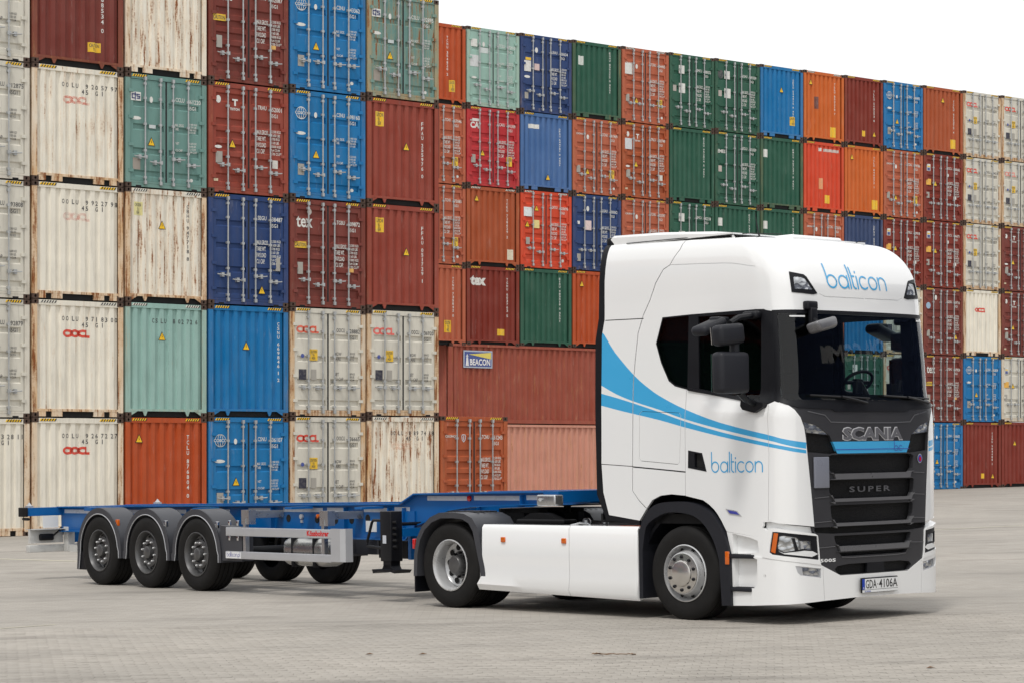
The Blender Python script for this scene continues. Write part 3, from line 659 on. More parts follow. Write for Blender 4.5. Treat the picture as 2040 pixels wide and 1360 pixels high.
RB = {
 (0,6): ('CG','orange',.1,.3,[VN('TCNU 354820 2',5,2.45,h=.12),ST(1.72,.45,.28,.42,YEL4,txt=K)],0,'orange ridged container, half hidden'),
 (0,5): ('DB','salmon',.15,.3,[L('cronos'),N('TCNU 957046 8',w=1)],0,'orange brown container, half hidden, numbered 957046'),
 (0,4): ('DB','salmon',.15,.3,[L('cronos'),N('TCNU 873083 4',w=1)],0,'orange brown container, half hidden, numbered 873083'),
 (0,3): ('CG','salmon',.15,.3,[VN('TCNU 735842 0',6,2.45,h=.12),ST(1.50,.45,.30,.44,YEL4,txt=K)],0,'salmon ridged container, half hidden'),
 (1,6): ('DA','pteal',.3,.5,[lambda c:(sticker(c,.18,2.18,.30,.28,WHITE4),sticker(c,.12,1.45,.42,.42,(.62,.64,.64,1)),sticker(c,.55,1.98,.45,.2,(.6,.66,.64,1)),mark(c,'emblem_disc',ellipse_me(.06,.09),.78,2.30),mark(c,'emblem_disc',ellipse_me(.14,.04),.32,1.05)),N('TCLU 972010 4',w=0)],0,'pale mint green container with white panels'),
 (1,5): ('DB','catred',.1,.3,[L('cai'),N('CAIU 791309 2',w=1)],0,'crimson container with doors, numbered 791309'),
 (1,4): ('CG','orangeb',.1,.3,[VN('TCKU 728629 2',6,2.5,h=.12),TRI(rib(0)+.15,2.45),ST(1.88,.28,.28,.38,(.72,.66,.52,1))],1,'orange brown ridged container with a pale sticker'),
 (1,3): ('CG','darkred',.15,.3,[OC(WHITE4,.18,.88,2.18,.36,s='tex'),VN('TGHU 603763 5',6,2.5,h=.12),ST(1.42,.38,.36,.24,YEL4)],0,'brownish red ridged container with large white letters'),
 (2,6): ('DA','navy',.12,.3,[L('panel'),N('LEAU 400634 0',w=1),lambda c:sticker(c,.24,1.92,.26,.1,YEL4)],0,'navy container with white panels at the top'),
 (2,5): ('CT','steelblue',.18,.2,[ST(.40,2.30,.52,.16,WHITE4),VN('DFSU 644781 0 45G1',6,2.4,h=.085),TRI(rib(4)-.05,.52)],0,'steel blue ridged container with a triangle near its bottom'),
 (2,4): ('DB','bright',.12,.3,[L('orangered'),N('DRYU 920696 1',w=1)],1,'bright orange red container with many stickers'),
 (2,3): ('CG','green',.2,.2,[VN('EISU 983018 0 45G1',6,2.6,h=.10)],0,'dark green ridged container'),
 (3,6): ('CT','green',.3,.45,[VN('EGHU 839212 0 45G1',6,2.6,h=.095),ST(.28,1.98,.26,.34,(.62,.66,.62,1))],0,'dark green ridged container with a white sticker, in the top row'),
 (3,5): ('DB','salmon',.15,.4,[L('cronos'),N('TCNU 691969 5',w=1)],0,'orange brown container with doors, numbered 691969'),
 (3,4): ('DAH','navy',.1,.3,[lambda c:(mark(c,'emblem_disc',ellipse_me(.07,.10),.76,2.36),sticker(c,.62,1.55,.32,.36,(.75,.6,.58,1)),sticker(c,.24,1.75,.12,.12,WHITE4),sticker(c,.22,.35,.18,.28,GREY4,name='data_plate')),N('LEAU 400062 6',w=1)],0,'navy container with doors, numbered 400062'),
 (3,3): ('CG','orange',.1,.3,[TRI(rib(0)+.15,2.4)],0,'orange ridged container beside the cab roof'),
 (4,6): ('DBH','salmon',.15,.3,[L('cronos'),N('TCNU 354465 4',w=1),lambda c:sticker(c,.14,1.85,.40,.42,WHITE4)],1,'orange brown container with doors, numbered 354465'),
 (4,5): ('DB','orangeb',.15,.3,[L('triton'),N('TRLU 750749 5',w=1),lambda c:sticker(c,.12,1.86,.40,.42,(.62,.64,.66,1))],0,'orange container with doors, numbered 750749'),
 (4,4): ('DB','salmon',.15,.3,[L('cronos'),N('TCNU 402597 8',w=1)],0,'orange brown container with doors, numbered 402597'),
 (5,6): ('DA','green',.15,.3,[L('green'),N('EMCU 988032 9',w=1)],0,'dark green container with doors and two white panels'),
 (5,5): ('CT','green',.15,.2,[VN('EISU 992014 5 45G1',6,2.6,h=.095)],0,'dark green ridged container with a plain end'),
 (5,4): ('DA','green',.15,.3,[L('green'),N('EMCU 982218 4',w=1)],0,'dark green container just above the cab roof'),
 (6,6): ('DA','green',.15,.3,[L('green'),N('EGHU 989339 5',w=1),lambda c:mark(c,'emblem_disc',ellipse_me(.16,.18),.30,2.28,(.03,.04,.04,1),.017)],0,'dark green container with a round dark emblem'),
 (6,5): ('DA','green',.15,.3,[lambda c:(mark(c,'lettering',ft('EMES',.42,.14,'print',.03),.14,2.05),sticker(c,.18,1.30,.18,.24,(.5,.42,.38,1),name='data_plate')),N('EGLU 992059 8',w=1)],0,'dark green container with white lettering on its left door'),
 (6,4): ('CT','green',.15,.2,[VN('EGSU 931124 0 45G1',6,2.6,h=.095),ST(.20,2.05,.24,.32,WHITE4)],0,'dark green ridged container behind the roof aerial'),
 (7,6): ('CT','blue',.3,.4,[VN('GESU 544310 9 45G1',6,2.45,h=.1),TRI(rib(3)+.1,1.95),ST(1.72,.55,.30,.36,YEL4,txt=K)],0,'bright blue ridged container at the top'),
 (7,5): ('CT','green',.3,.5,[VN('EMCU 957241 0 45G1',6,2.5,h=.1),ST(.20,2.05,.24,.32,WHITE4)],0,'dark green ridged container with a sticker under the blue one'),
 (7,4): ('CT','green',.15,.5,[VN('EISU 934471 8 45G1',6,2.6,h=.095),ST(.20,2.05,.24,.32,WHITE4)],0,'dark green ridged container left of the brown doors'),
 (8,6): ('CG','orange2',.2,.4,[TRI(rib(0)+.1,2.42),VN('TLLU 803218 7',6,2.5,h=.11),ST(.62,1.35,.26,.50,(.16,.05,.04,1)),ST(1.60,.24,.36,.42,YEL4)],1,'orange ridged container with a yellow sticker, top row'),
 (8,5): ('CT','bright',.35,.4,[ST(.90,2.52,.16,.14,WHITE4),ST(1.22,2.52,.9,.12,(.6,.5,.45,1)),ST(.95,.95,.24,.45,(.72,.33,.15,1)),ST(1.28,.38,.28,.34,YEL4)],0,'bright red ridged container with repainted patches'),
 (8,4): ('DB','salmon',.1,.3,[L('cronos'),N('TCNU 772576 3',w=1)],0,'orange brown container just above the cab roof'),
 (9,6): ('CG','darkred',.15,.3,[VN('TLLU 568203 8',6,2.4,h=.11),ST(1.10,.42,.20,.24,YEL4),TRI(rib(6),.55)],0,'dark brown red ridged container'),
 (9,5): ('CG','orange2',.12,.3,[TRI(rib(0)+.15,2.4),VN('TCLU 840072 1',6,2.5,h=.11),ST(1.78,.28,.32,.40,YEL4)],0,'bright orange ridged container'),
 (9,4): ('CG','slate',.15,.3,[VN('DFSU 652310 6',6,2.5,h=.11)],0,'slate blue ridged container'),
 (9,3): ('CG','blue',.15,.3,[TRI(rib(4),1.5)],0,'blue ridged container seen through the cab windows'),
 (9,2): ('DA','green',.15,.3,[L('green')],0,'green container seen low through the cab windows'),
 (10,6): ('DA','blue',.15,.3,[L('cosco'),N('CSNU 640493 5',w=0)],0,'bright blue container with doors in the top row'),
 (10,5): ('DB','salmon',.15,.35,[L('cronos'),N('TCNU 579786 1',w=1)],0,'orange brown container with doors right of the orange one'),
 (10,4): ('DB','darkred',.1,.3,[L('florens'),N('TRLU 229918 3',w=1)],0,'maroon container with a small striped emblem, by the roof corner'),
 (10,3): ('DAH','cream',.1,.9,[L('oocl'),N('OOLU 618834 1',BLACK4)],0,'pale container with doors seen through the windscreen'),
 (10,2): ('DAH','cream',.1,.9,[L('oocl'),N('OOLU 673316 0',BLACK4)],0,'pale container with red letters seen through the windscreen'),
 (11,6): ('CG','orangeb',.15,.3,[TRI(rib(3)+.1,2.35),VN('TCLU 612375 4',6,2.4,h=.12),ST(1.70,.30,.34,.40,YEL4)],0,'orange red ridged container in the top row'),
 (11,5): ('DBH','darkred',.1,.3,[L('florens'),N('FSCU 938662 1',w=1)],0,'maroon container with striped emblem, numbered 938662'),
 (11,4): ('DB','darkred',.1,.3,[L('florens'),N('FSCU 946671 3',w=1)],0,'maroon container with striped emblem, numbered 946671'),
 (11,3): ('DB','maroon',.15,.3,[lambda c:(mark(c,'emblem_disc',ellipse_me(.14,.14),.30,2.12,(.3,.45,.6,1)),mark(c,'emblem_disc',ellipse_me(.07,.11),.76,2.48),mark(c,'warning_triangle',ME['tri'],2.0,.82,y=.012),sticker(c,.2,.8,.18,.28,GREY4,name='data_plate')),N('GESU 569716 2',w=1)],0,'maroon container with a round blue emblem'),
 (11,2): ('DB','maroon',.1,.3,[L('tex'),N('TGHU 507828 1',w=1)],0,'maroon container with large white letters right of the cab'),
 (11,1): ('DA','blue',.1,.3,[L('cosco'),N('CSNU 718605 7',w=0)],0,'bright blue container on the ground right of the cab'),
 (12,6): ('DAH','cream',.1,.95,[L('oocl',(.75,.1,.08,1)),N('OOLU 732910 4',BLACK4)],0,'off-white container with doors in the top row'),
 (12,5): ('DAH','cream',.1,.95,[L('oocl'),N('OOLU 704518 2',BLACK4)],0,'off-white container, second from the top'),
 (12,4): ('DAH','cream',.1,.95,[L('oocl'),N('OOLU 755201 9',BLACK4)],0,'off-white container, third from the top'),
 (12,3): ('CT','cream2',.2,.9,[OC(RED4,.75,1.45,1.92,.2)],0,'off-white ridged container with red letters'),
 (12,2): ('DA','blue',.12,.3,[L('cosco'),N('CSNU 630809 4',w=0)],0,'bright blue container with doors near the right edge'),
 (12,1): ('CG','darkred',.1,.2,[VN('TGHU 904488 1',6,2.45,h=.12),TRI(rib(6)+.02,.52),ST(1.15,.42,.20,.22,YEL4)],0,'dark red ridged container on the ground'),
 (13,6): ('DAH','cream',.1,.95,[L('oocl'),N('OOLU 749105 6',BLACK4)],0,'off-white container with doors, cut off by the edge, top row'),
 (13,5): ('DAH','cream',.1,.95,[L('oocl',(.8,.3,.25,1)),N('OOLU 718226 0',BLACK4)],0,'off-white container, cut off by the edge, second row down'),
 (13,4): ('DB','maroon',.1,.3,[L('triton'),N('TRHU 188254 6',w=1)],0,'maroon container cut off by the right edge, third row down'),
 (13,3): ('DB','maroon',.1,.3,[L('triton'),N('TRHU 203317 9',w=1)],0,'maroon container cut off by the right edge, fourth row down'),
 (13,2): ('DAH','cream',.3,.7,[L('florens'),N('FCIU 905211 8',BLACK4)],0,'dirty white container with a striped emblem'),
 (13,1): ('CG','darkred',.1,.2,[TRI(rib(2),1.95)],0,'dark red ridged container on the ground at the right edge'),
}
# containers that only show in glimpses between the cab and its neighbours keep the stacks standing
for k, rows in ((5, (3, 2, 1)), (6, (3, 2, 1)), (7, (3, 2, 1)), (8, (3, 2, 1)), (9, (1,)), (10, (1,))):
    for r in rows:
        cn_ = ('brown', 'green', 'orangeb')[(k+r) % 3]; RB[(k, r)] = ('CG', cn_, .15, .3, [], 0, 'plain %s container hidden behind the cab, %s level, under the %s top container' % ({'brown': 'brick red', 'green': 'green', 'orangeb': 'orange'}[cn_], ('', 'ground', 'second', 'third')[r], {5: 'left green', 6: 'right green', 7: 'blue', 8: 'orange', 9: 'brown red', 10: 'second blue'}[k]))
ORD = ['', 'bottom', 'second', 'third', 'fourth', 'fifth', 'sixth']
L0 = (-11.8073, 58.0476, .6808); R0 = (-1.6534, 85.9391, .6852)
LT = [-2.56, -.042, 2.574, 5.025, 7.56, 10.078, 12.592, 15.065]
RT = [-2.53, -.015, 2.52, 5.077, 7.587, 10.094, 12.565, 15.122, 17.649, 20.108, 22.522, 25.076, 27.714, 30.318, 33.043]
def wall_pt(W, tt): return W[0]+math.cos(W[2])*tt, W[1]+math.sin(W[2])*tt
def words(s): return len(s.split())
STK = ['leftmost', 'second', 'third', 'fourth', 'fifth', 'sixth', 'seventh']
def place(table, W, T, left):
    for (k, r), (typ, cn, rust, prust, marks, ws, desc) in sorted(table.items()):
        t0, t1 = T[k]+.035, T[k+1]-.035; x, y = wall_pt(W, t0); sx = (t1-t0)/CW
        xm, ym = wall_pt(W, (t0+t1)/2)
        where = ('row %d of near stack %s' % (r, ['one', 'two', 'three', 'four', 'five', 'six', 'seven'][k])) if left else ''
        lev = {1: 'on the ground', 2: 'second level', 3: 'third level', 4: 'fourth level', 5: 'fifth level', 6: 'top level'}[r]
        lab = desc
        extra = ', %s, %s' % (lev, ('%s near stack' % STK[k]) if left else '')
        if left and words(desc+extra) <= 16: lab = desc+extra
        elif not left and words(desc)+2 <= 16 and not any(w in desc for w in ('ground', 'top', 'hidden behind')): lab = desc+', '+lev
        grp = None
        if 'hidden behind' in desc: grp = 'plain containers hidden behind the cab'
        else: grp = 'containers in the near stacks' if left else 'containers in the far stacks'
        build_container((x, y, zg(xm)+PITCHZ*(r-1)), W[2], sx, typ, P_[cn], rust, prust, marks, ws, lab, grp)
place(LB, L0, LT, True)
place(RB, R0, RT, False)
# the two containers lying lengthways under the right-hand stacks
def long_container(t_start, r, cn, rust, label, marks=None):
    c = thing('shipping_container', label, 'container', 'containers lying lengthways'); x, y = wall_pt(R0, t_start+CL)
    xm, _ = wall_pt(R0, t_start+CL/2); c.location = (x, y, zg(xm)+PITCHZ*(r-1)); c.rotation_euler = (0, 0, R0[2]+math.pi/2)
    col = (*P_[cn], rust); w = MB()
    link('body', ME['body'], c, color=col)
    for xx, s in ((0, 1), (CW, -1)): link('corner_post', ME['post'], c, loc=(xx, 0, 0), scale=(s, 1, 1), color=col)
    for xx in (0, CW-.170):
        for z in (0, CH-.118): link('corner_casting', ME['cast'], c, loc=(xx, 0, z))
    link('header', ME['header'], c, color=col); link('end_wall', ME['endw'], c, color=col); link('sill', ME['sillG'], c, color=col)
    if marks: marks(c)
    return c
def beacon(c):
    # a lettered sign on the long side, near its left end; local +y runs back to the left end of the box
    b = MB(); b.box((-.006, 10.19, 2.03), (.002, 11.54, 2.66)); o = link('sign_board', b.mesh('sign_board', 'print'), c, color=(.42, .48, .58, 1))
    b = MB(); b.box((-.010, 10.24, 2.08), (-.006, 11.49, 2.61)); link('sign_face', b.mesh('sign_face', 'print'), o, color=(.035, .07, .28, 1))
    b = MB(); b.add([(-.013, 11.30, 2.52), (-.013, 10.26, 2.60), (-.013, 10.26, 2.36)], [(0, 1, 2)]); link('light_beam', b.mesh('light_beam', 'print'), o, color=(.75, .62, .12, 1))
    v, f = fit_text('BEACON', 0, .95, 0, .24, .03); b = MB(); b.add([(-.016, 11.25-a, 2.12+z) for a, z in v], f); link('lettering', b.mesh('lettering', 'print'), o, color=(.8, .8, .8, 1))
    b = MB(); b.add([(-.016, 11.45, 2.10), (-.016, 11.30, 2.10), (-.016, 11.34, 2.42), (-.016, 11.41, 2.42)], [(0, 1, 2, 3)]); b.add([(-.016, 11.43, 2.43), (-.016, 11.32, 2.43), (-.016, 11.375, 2.54)], [(0, 1, 2)]); link('lighthouse', b.mesh('lighthouse', 'print'), o, color=(.8, .8, .8, 1))
long_container(-.80, 2, 'brown2', .5, 'brown container lying lengthways with a blue lighthouse sign', beacon)
long_container(-.80, 1, 'pink', .55, 'faded pink container lying lengthways on the ground, rust streaked')
# a stack of long blue containers across the yard from the lorry's nose (it shows in the windscreen; more stacks added to darken the reflection)
def reflect_stack():
    ang = R_(-92)     # long sides face -X, towards the lorry
    for r in range(5):
        for k in (0, 1, -1, -2):
            c = thing('shipping_container', ['lowest', 'second', 'third', 'fourth', 'topmost'][r]+' dark blue container in the '+['second', 'furthest', 'third', 'nearest'][k]+' stack across from the cab', 'container', 'containers across the yard from the cab')
            c.location = (33.0, 19+k*12.35, zg(33)+PITCHZ*r); c.rotation_euler = (0, 0, 0); col = (*P_['slate'], .05)
            link('body', ME['body'], c, color=col)
            for xx, s in ((0, 1), (CW, -1)): link('corner_post', ME['post'], c, loc=(xx, 0, 0), scale=(s, 1, 1), color=col)
            link('end_wall', ME['endw'], c, color=col); link('header', ME['header'], c, color=col)
            if k == 0 and r == 2:
                v, f = fit_text('CMA CGM', 0, 9.2, 0, 1.75, .03); b = MB(); b.add([(.02, 11.6-a, .35+z) for a, z in v], f); link('lettering', b.mesh('lettering', 'print'), c, color=(.8, .8, .8, 1))
reflect_stack()
for r in range(5):  # plain out-of-frame stacks, added so cab glass and paint mirror something dark
    for k in range(4):
        c = thing('shipping_container', '%s container of the %s unseen stack added for reflections on the cab door side' % (ORD[r+1], ['nearest', 'second', 'third', 'furthest'][k]), 'container', 'unseen containers added for door side reflections')
        c.location = (-36.0, 6+k*12.35, zg(-36)+PITCHZ*r); col = (*P_[('navy', 'darkred', 'slate', 'green', 'maroon')[(k*2+r) % 5]], .1)
        link('body', ME['body'], c, color=col)
        for xx, s in ((0, 1), (CW, -1)): link('corner_post', ME['post'], c, loc=(xx, 0, 0), scale=(s, 1, 1), color=col)
        link('end_wall', ME['endw'], c, color=col); link('header', ME['header'], c, color=col)

# ================================================================== VEHICLE FRAMES
def ground_matrix(x, y, yaw):
    """stand a vehicle on the sloping yard; local +x forward, +y to its left"""
    n = Vector((-G_SLOPE, 0, 1)).normalized(); F = Vector((math.cos(yaw), -math.sin(yaw), 0)); F = (F-n*F.dot(n)).normalized(); Lf = n.cross(F)
    m = Matrix((F, Lf, n)).transposed().to_4x4(); m.translation = (x, y, G_SLOPE*x); return m
def arc(cx, cz, r, a0, a1, n=16, rz=None): return [(cx+r*math.cos(R_(a0+(a1-a0)*i/n)), cz+(rz or r)*math.sin(R_(a0+(a1-a0)*i/n))) for i in range(n+1)]
def ribbon(b, line, inner, y0, y1, mi=0):
    """closed strip between two x/z polylines, extruded y0..y1"""
    n = len(line); vs = [(x, y, z) for y in (y0, y1) for L_ in (line, inner) for x, z in L_]
    o = lambda s, l, i: (s*2+l)*n+i
    fs = []
    for i in range(n-1):
        fs += [(o(0,0,i), o(0,0,i+1), o(0,1,i+1), o(0,1,i)), (o(1,0,i), o(1,1,i), o(1,1,i+1), o(1,0,i+1)), (o(0,0,i), o(1,0,i), o(1,0,i+1), o(0,0,i+1)), (o(0,1,i), o(0,1,i+1), o(1,1,i+1), o(1,1,i))]
    for i in (0, n-1): fs.append((o(0,0,i), o(0,1,i), o(1,1,i), o(1,0,i)))
    b.add(vs, fs, mi, True)
# ------------------------------------------------------------------ wheels (axis along y; outer face towards -y)
def tyre_mb(R=.5, w=.31, rr=.295):
    b = MB(); pr = [(rr, -w/2+.03), (rr+.012, -w/2+.008), (rr+.05, -w/2-.004), (R-.08, -w/2-.010), (R-.055, -w/2-.004), (R-.022, -w/2+.008), (R-.006, -w/2+.028), (R, -w/2+.05)]
    x = -w/2+.05
    for g in range(4):
        y = x+(w-.1)*(g+.5)/4.0
        pr += [(R, y-.008), (R-.012, y-.006), (R-.012, y+.006), (R, y+.008)]
    pr += [(R, w/2-.05), (R-.006, w/2-.028), (R-.05, w/2), (rr+.05, w/2), (rr, w/2-.03)]
    b.lathe(pr, 72); return b
_wm = {}
def wheel(parent, x, y, side, kind, R=.5):
    """side -1: outer face to -y"""
    k = kind
    if k not in _wm:
        d = {}; d['tyre'] = tyre_mb(R, .37 if kind == 'trailer' else .31).mesh('tyre', 'tyre')
        w = .37 if kind == 'trailer' else .31
        b = MB()
        if kind == 'steer':
            b.lathe([(.299, -w/2+.03), (.304, -w/2+.0), (.294, -w/2-.006), (.284, -w/2+.02), (.276, -w/2+.06), (.270, -w/2+.08), (.250, -w/2+.06), (.232, -w/2+.0), (.222, -w/2-.03), (.212, -w/2-.035)], 60)
            d['rim'] = b.mesh('rim', 'rim_silver')
            b = MB(); b.lathe([(.214, -w/2-.030), (.210, -w/2-.042), (.140, -w/2-.048), (.134, -w/2-.062), (.122, -w/2-.068), (.0, -w/2-.070)], 48); d['hub'] = b.mesh('hub', 'bright')
            d['holes'] = [(.248, -w/2+.045, .024)]; d['nut'] = (.175, -w/2-.046, .018)
        elif kind == 'drive':
            b.lathe([(.299, -w/2+.03), (.304, -w/2+.0), (.292, -w/2-.004), (.280, -w/2+.02), (.268, -w/2+.05), (.262, -w/2+.16), (.240, -w/2+.185), (.22, -w/2+.19), (.12, -w/2+.175)], 60)
            d['rim'] = b.mesh('rim', 'rim_silver')
            b = MB(); b.lathe([(.165, -w/2+.178), (.16, -w/2+.172), (.115, -w/2+.165), (.11, -w/2+.08), (.095, -w/2+.06), (.0, -w/2+.055)], 40); d['hub'] = b.mesh('hub', 'rim_grey')
            d['holes'] = [(.205, -w/2+.18, .036)]; d['nut'] = (.14, -w/2+.15, .014)
        else:
            b.lathe([(.300, -w/2+.03), (.304, -w/2+.0), (.292, -w/2-.004), (.280, -w/2+.02), (.268, -w/2+.05), (.258, -w/2+.11), (.22, -w/2+.13), (.17, -w/2+.115)], 60)
            d['rim'] = b.mesh('rim', 'rim_grey')
            b = MB(); b.lathe([(.205, -w/2+.118), (.200, -w/2+.060), (.185, -w/2+.052), (.125, -w/2+.05), (.115, -w/2+.085), (.092, -w/2+.085), (.085, -w/2+.01), (.07, -w/2-.0), (.0, -w/2-.002)], 40); d['hub'] = b.mesh('hub', 'rim_grey')
            d['holes'] = [(.232, -w/2+.112, .018)]; d['nut'] = (.160, -w/2+.036, .016)
        r, h, q = d['holes'][0]; b = MB(); b.lathe([(q, .0), (q*.96, -.004), (0, -.004)], 14); d['hole'] = b.mesh('hand_hole', 'black_hole')  # black disc with the opening's shade as its colour
        r, h, q = d['nut']; b = MB(); b.lathe([(q, .02), (q, -.012), (q*.55, -.022), (0, -.022)], 10); d['nutm'] = b.mesh('wheel_nut', 'rim_silver' if kind == 'trailer' else 'black_plastic')
        _wm[k] = d
    d = _wm[k]
    o = link('wheel', d['tyre'], parent, loc=(x, y, R), rot=(0, R_(random.uniform(0, 36)), 0 if side < 0 else math.pi)); o.name = 'wheel'
    link('rim', d['rim'], o); link('hub', d['hub'], o)
    r, h, q = d['holes'][0]
    if side < 0:
        for i in range(10): a = R_(36*i+18); link('hand_hole', d['hole'], o, loc=(r*math.cos(a), h-.003, r*math.sin(a)))
        r, h, q = d['nut']
        for i in range(10): a = R_(36*i); link('wheel_nut', d['nutm'], o, loc=(r*math.cos(a), h, r*math.sin(a)))
    return o
M['bright'] = simple('polished_hub', (.62, .60, .57), .2, .85, var=.05)

# ================================================================== TRAILER
trailer = thing('container_trailer', 'bright blue skeletal container trailer with three axles, coupled behind the white tractor', 'trailer')
trailer.matrix_world = ground_matrix(-5.029, 34.891, .8763)
T_ = trailer
for ax in (0, 1.31, 2.62):
    for s in (-1, 1): wheel(T_, ax, s*1.035, s, 'trailer')
    b = MB(); b.tube([(ax, -.9, .5), (ax, .9, .5)], .075, 12); part('axle', b, 'dark', T_)
    for s in (-1, 1):
        b = MB(); b.tube([(ax+.12, s*.62, .42), (ax+.12, s*.62, .72)], .12, 14); b.box((ax-.55, s*.55, .56), (ax-.45, s*.67, .76)); b.box((ax-.5, s*.57, .52), (ax+.2, s*.65, .60)); part('suspension', b, 'dark', T_)
# main beams: web + flanges, rising to the gooseneck
web = [(-2.20, .74), (-2.20, 1.09), (6.50, 1.178), (6.80, 1.305), (10.08, 1.345), (10.08, 1.235), (9.78, 1.213), (8.84, 1.200), (7.92, 1.172), (7.49, 1.127), (7.27, 1.07), (7.05, .99), (6.82, .93), (6.61, .75)]
for s in (-1, 1):
    y = s*.60
    b = MB(); b.prism(web, 1, y-.008, y+.008)
    top = [(-2.20, 1.09), (6.50, 1.178), (6.80, 1.305), (10.08, 1.345)]
    for (x0, z0), (x1, z1) in zip(top[:-1], top[1:]): b.prism([(x0, z0), (x1, z1), (x1, z1+.018), (x0, z0+.018)], 1, y-.085, y+.085)
    bot = [(-2.20, .74), (6.61, .75)]
    b.prism([(-2.2, .725), (6.61, .735), (6.61, .75), (-2.2, .74)], 1, y-.085, y+.085)
    b.prism([(6.61, .735), (6.83, .93), (6.82, .945), (6.60, .75)], 1, y-.08, y+.08)
    for (x0, z0), (x1, z1) in zip([(6.82, .93), (7.05, .99), (7.27, 1.07), (7.49, 1.127), (7.92, 1.172), (8.84, 1.20), (9.78, 1.213)], [(7.05, .99), (7.27, 1.07), (7.49, 1.127), (7.92, 1.172), (8.84, 1.20), (9.78, 1.213), (10.08, 1.235)]):
        b.prism([(x0, z0-.014), (x1, z1-.014), (x1, z1), (x0, z0)], 1, y-.075, y+.075)
    for x in (3.62, 5.30, 6.24, 8.84, 6.55): 
        zt = 1.15 if x < 6.6 else 1.32; zb = .75 if x < 6.6 else 1.20; b.box((x-.006, y-.07, zb), (x+.006, y+.07, zt-.01))
    part('frame_beam', b, 'blue_frame', T_)
    for i, (x0, x1, z) in enumerate([(-2.09, -.9, 1.035), (-.9, .2, 1.045), (.3, 1.4, 1.055), (1.5, 2.53, 1.065), (3.0, 3.55, 1.09), (3.84, 4.75, 1.10), (4.85, 5.28, 1.105), (5.66, 6.20, 1.11), (6.31, 6.63, 1.122), (6.99, 7.77, 1.262), (7.91, 8.79, 1.268), (8.89, 9.77, 1.275)]):
        b = MB(); yy = y+s*.0085; b.box((x0, yy, z-.028), (x1, yy+s*.002, z+.028)); part('reflective_tape', b, 'reflector_tape', T_)
    for x, z in ((3.956, .985), (4.62, .977), (5.04, .974), (5.39, .978), (5.74, 1.0)):
        b = MB(); b.lathe([(.052, 0), (.050, s*.003), (0, s*.003)], 20, c=(x, y+s*.0085, z)); part('lightening_hole', b, 'black_hole', T_)  # disc on the solid web, coloured like the shade in a hole
    b = MB(); b.lathe([(.03, 0), (.028, s*.05), (0, s*.06)], 14, c=(4.69, y+s*.01, 1.02)); part('side_marker_lamp', b, 'amber', T_)
    b = MB(); b.lathe([(.035, 0), (.033, s*.02), (0, s*.024)], 14, c=(7.83, y+s*.01, 1.262)); part('side_marker_lamp', b, 'red_lens', T_)
    b = MB(); b.box((5.70, y+s*.009, .83), (5.93, y+s*.012, .97)); part('data_plate', b, 'white_print', T_)
    b = MB(); b.lathe([(.035, 0), (.032, s*.03), (0, s*.03)], 14, c=(4.28, y+s*.01, 1.01)); b.box((4.26, y+s*.01, .93), (4.30, y+s*.03, .97)); part('air_coupling', b, 'rim_silver', T_)
# cross members and bolsters
for x in (-1.3, -.4, .55, 1.5, 2.4, 3.3, 4.2, 5.1, 6.0, 7.4, 8.3, 9.2):
    zt = 1.085+.0101*(x+2.2) if x < 6.5 else 1.31+.0122*(x-6.8)
    b = MB(); b.box((x-.05, -.592, zt-.13), (x+.05, .592, zt-.005)); part('cross_member', b, 'blue_frame', T_)
def twist(x, s, z, m='rim_silver'):
    b = MB(); b.box((x-.05, s*1.13-.045, z), (x+.05, s*1.13+.045, z+.03)); b.add([(x-.035, s*1.13-.03, z+.03), (x+.035, s*1.13-.03, z+.03), (x+.035, s*1.13+.03, z+.03), (x-.035, s*1.13+.03, z+.03), (x, s*1.13, z+.085)], [(0, 1, 4), (1, 2, 4), (2, 3, 4), (3, 0, 4)]); part('twist_lock', b, m, T_)
b = MB(); b.box((-2.36, -1.20, .975), (-2.16, 1.20, 1.10)); b.box((-2.16, -.60, .975), (-1.95, .60, 1.08)); part('rear_bolster', b, 'blue_frame', T_)
for s in (-1, 1):
    b = MB(); b.box((-2.38, s*1.20, .965), (-2.14, s*1.245, 1.105), bev=.012); b.tube([(-2.30, s*1.20, .93), (-2.1, s*1.22, .93)], .022, 8); part('bolster_end', b, 'dark', T_)
    twist(-2.24, s, 1.10)
    b = MB(); b.box((-.45, s*.68, 1.07), (-.25, s*1.20, 1.115)); part('bolster_arm', b, 'blue_frame', T_); 
    for xx, zz in ((2.3, 1.095), (4.55, 1.12), (6.1, 1.13)):
        b = MB(); b.box((xx-.08, s*.68, zz), (xx+.08, s*1.02, zz+.03)); part('bolster_arm', b, 'blue_frame', T_)
b = MB(); b.box((9.84, -1.16, 1.235), (10.10, 1.16, 1.365)); part('front_bolster', b, 'blue_frame', T_)
for s in (-1, 1):
    b = MB(); b.box((9.80, s*1.10, 1.20), (10.12, s*1.235, 1.325), bev=.02); b.tube([(9.78, s*1.17, 1.27), (9.9, s*1.26, 1.27)], .02, 8); part('front_lock_housing', b, 'alu', T_)
b = MB(); b.lathe([(.045, .0), (.045, -.06), (.035, -.07), (.035, -.10), (.048, -.12), (0, -.12)], 20, axis=2, c=(8.92, 0, 1.20)); b.box((8.3, -.6, 1.18), (9.6, .6, 1.195)); part('kingpin_plate', b, 'dark', T_)
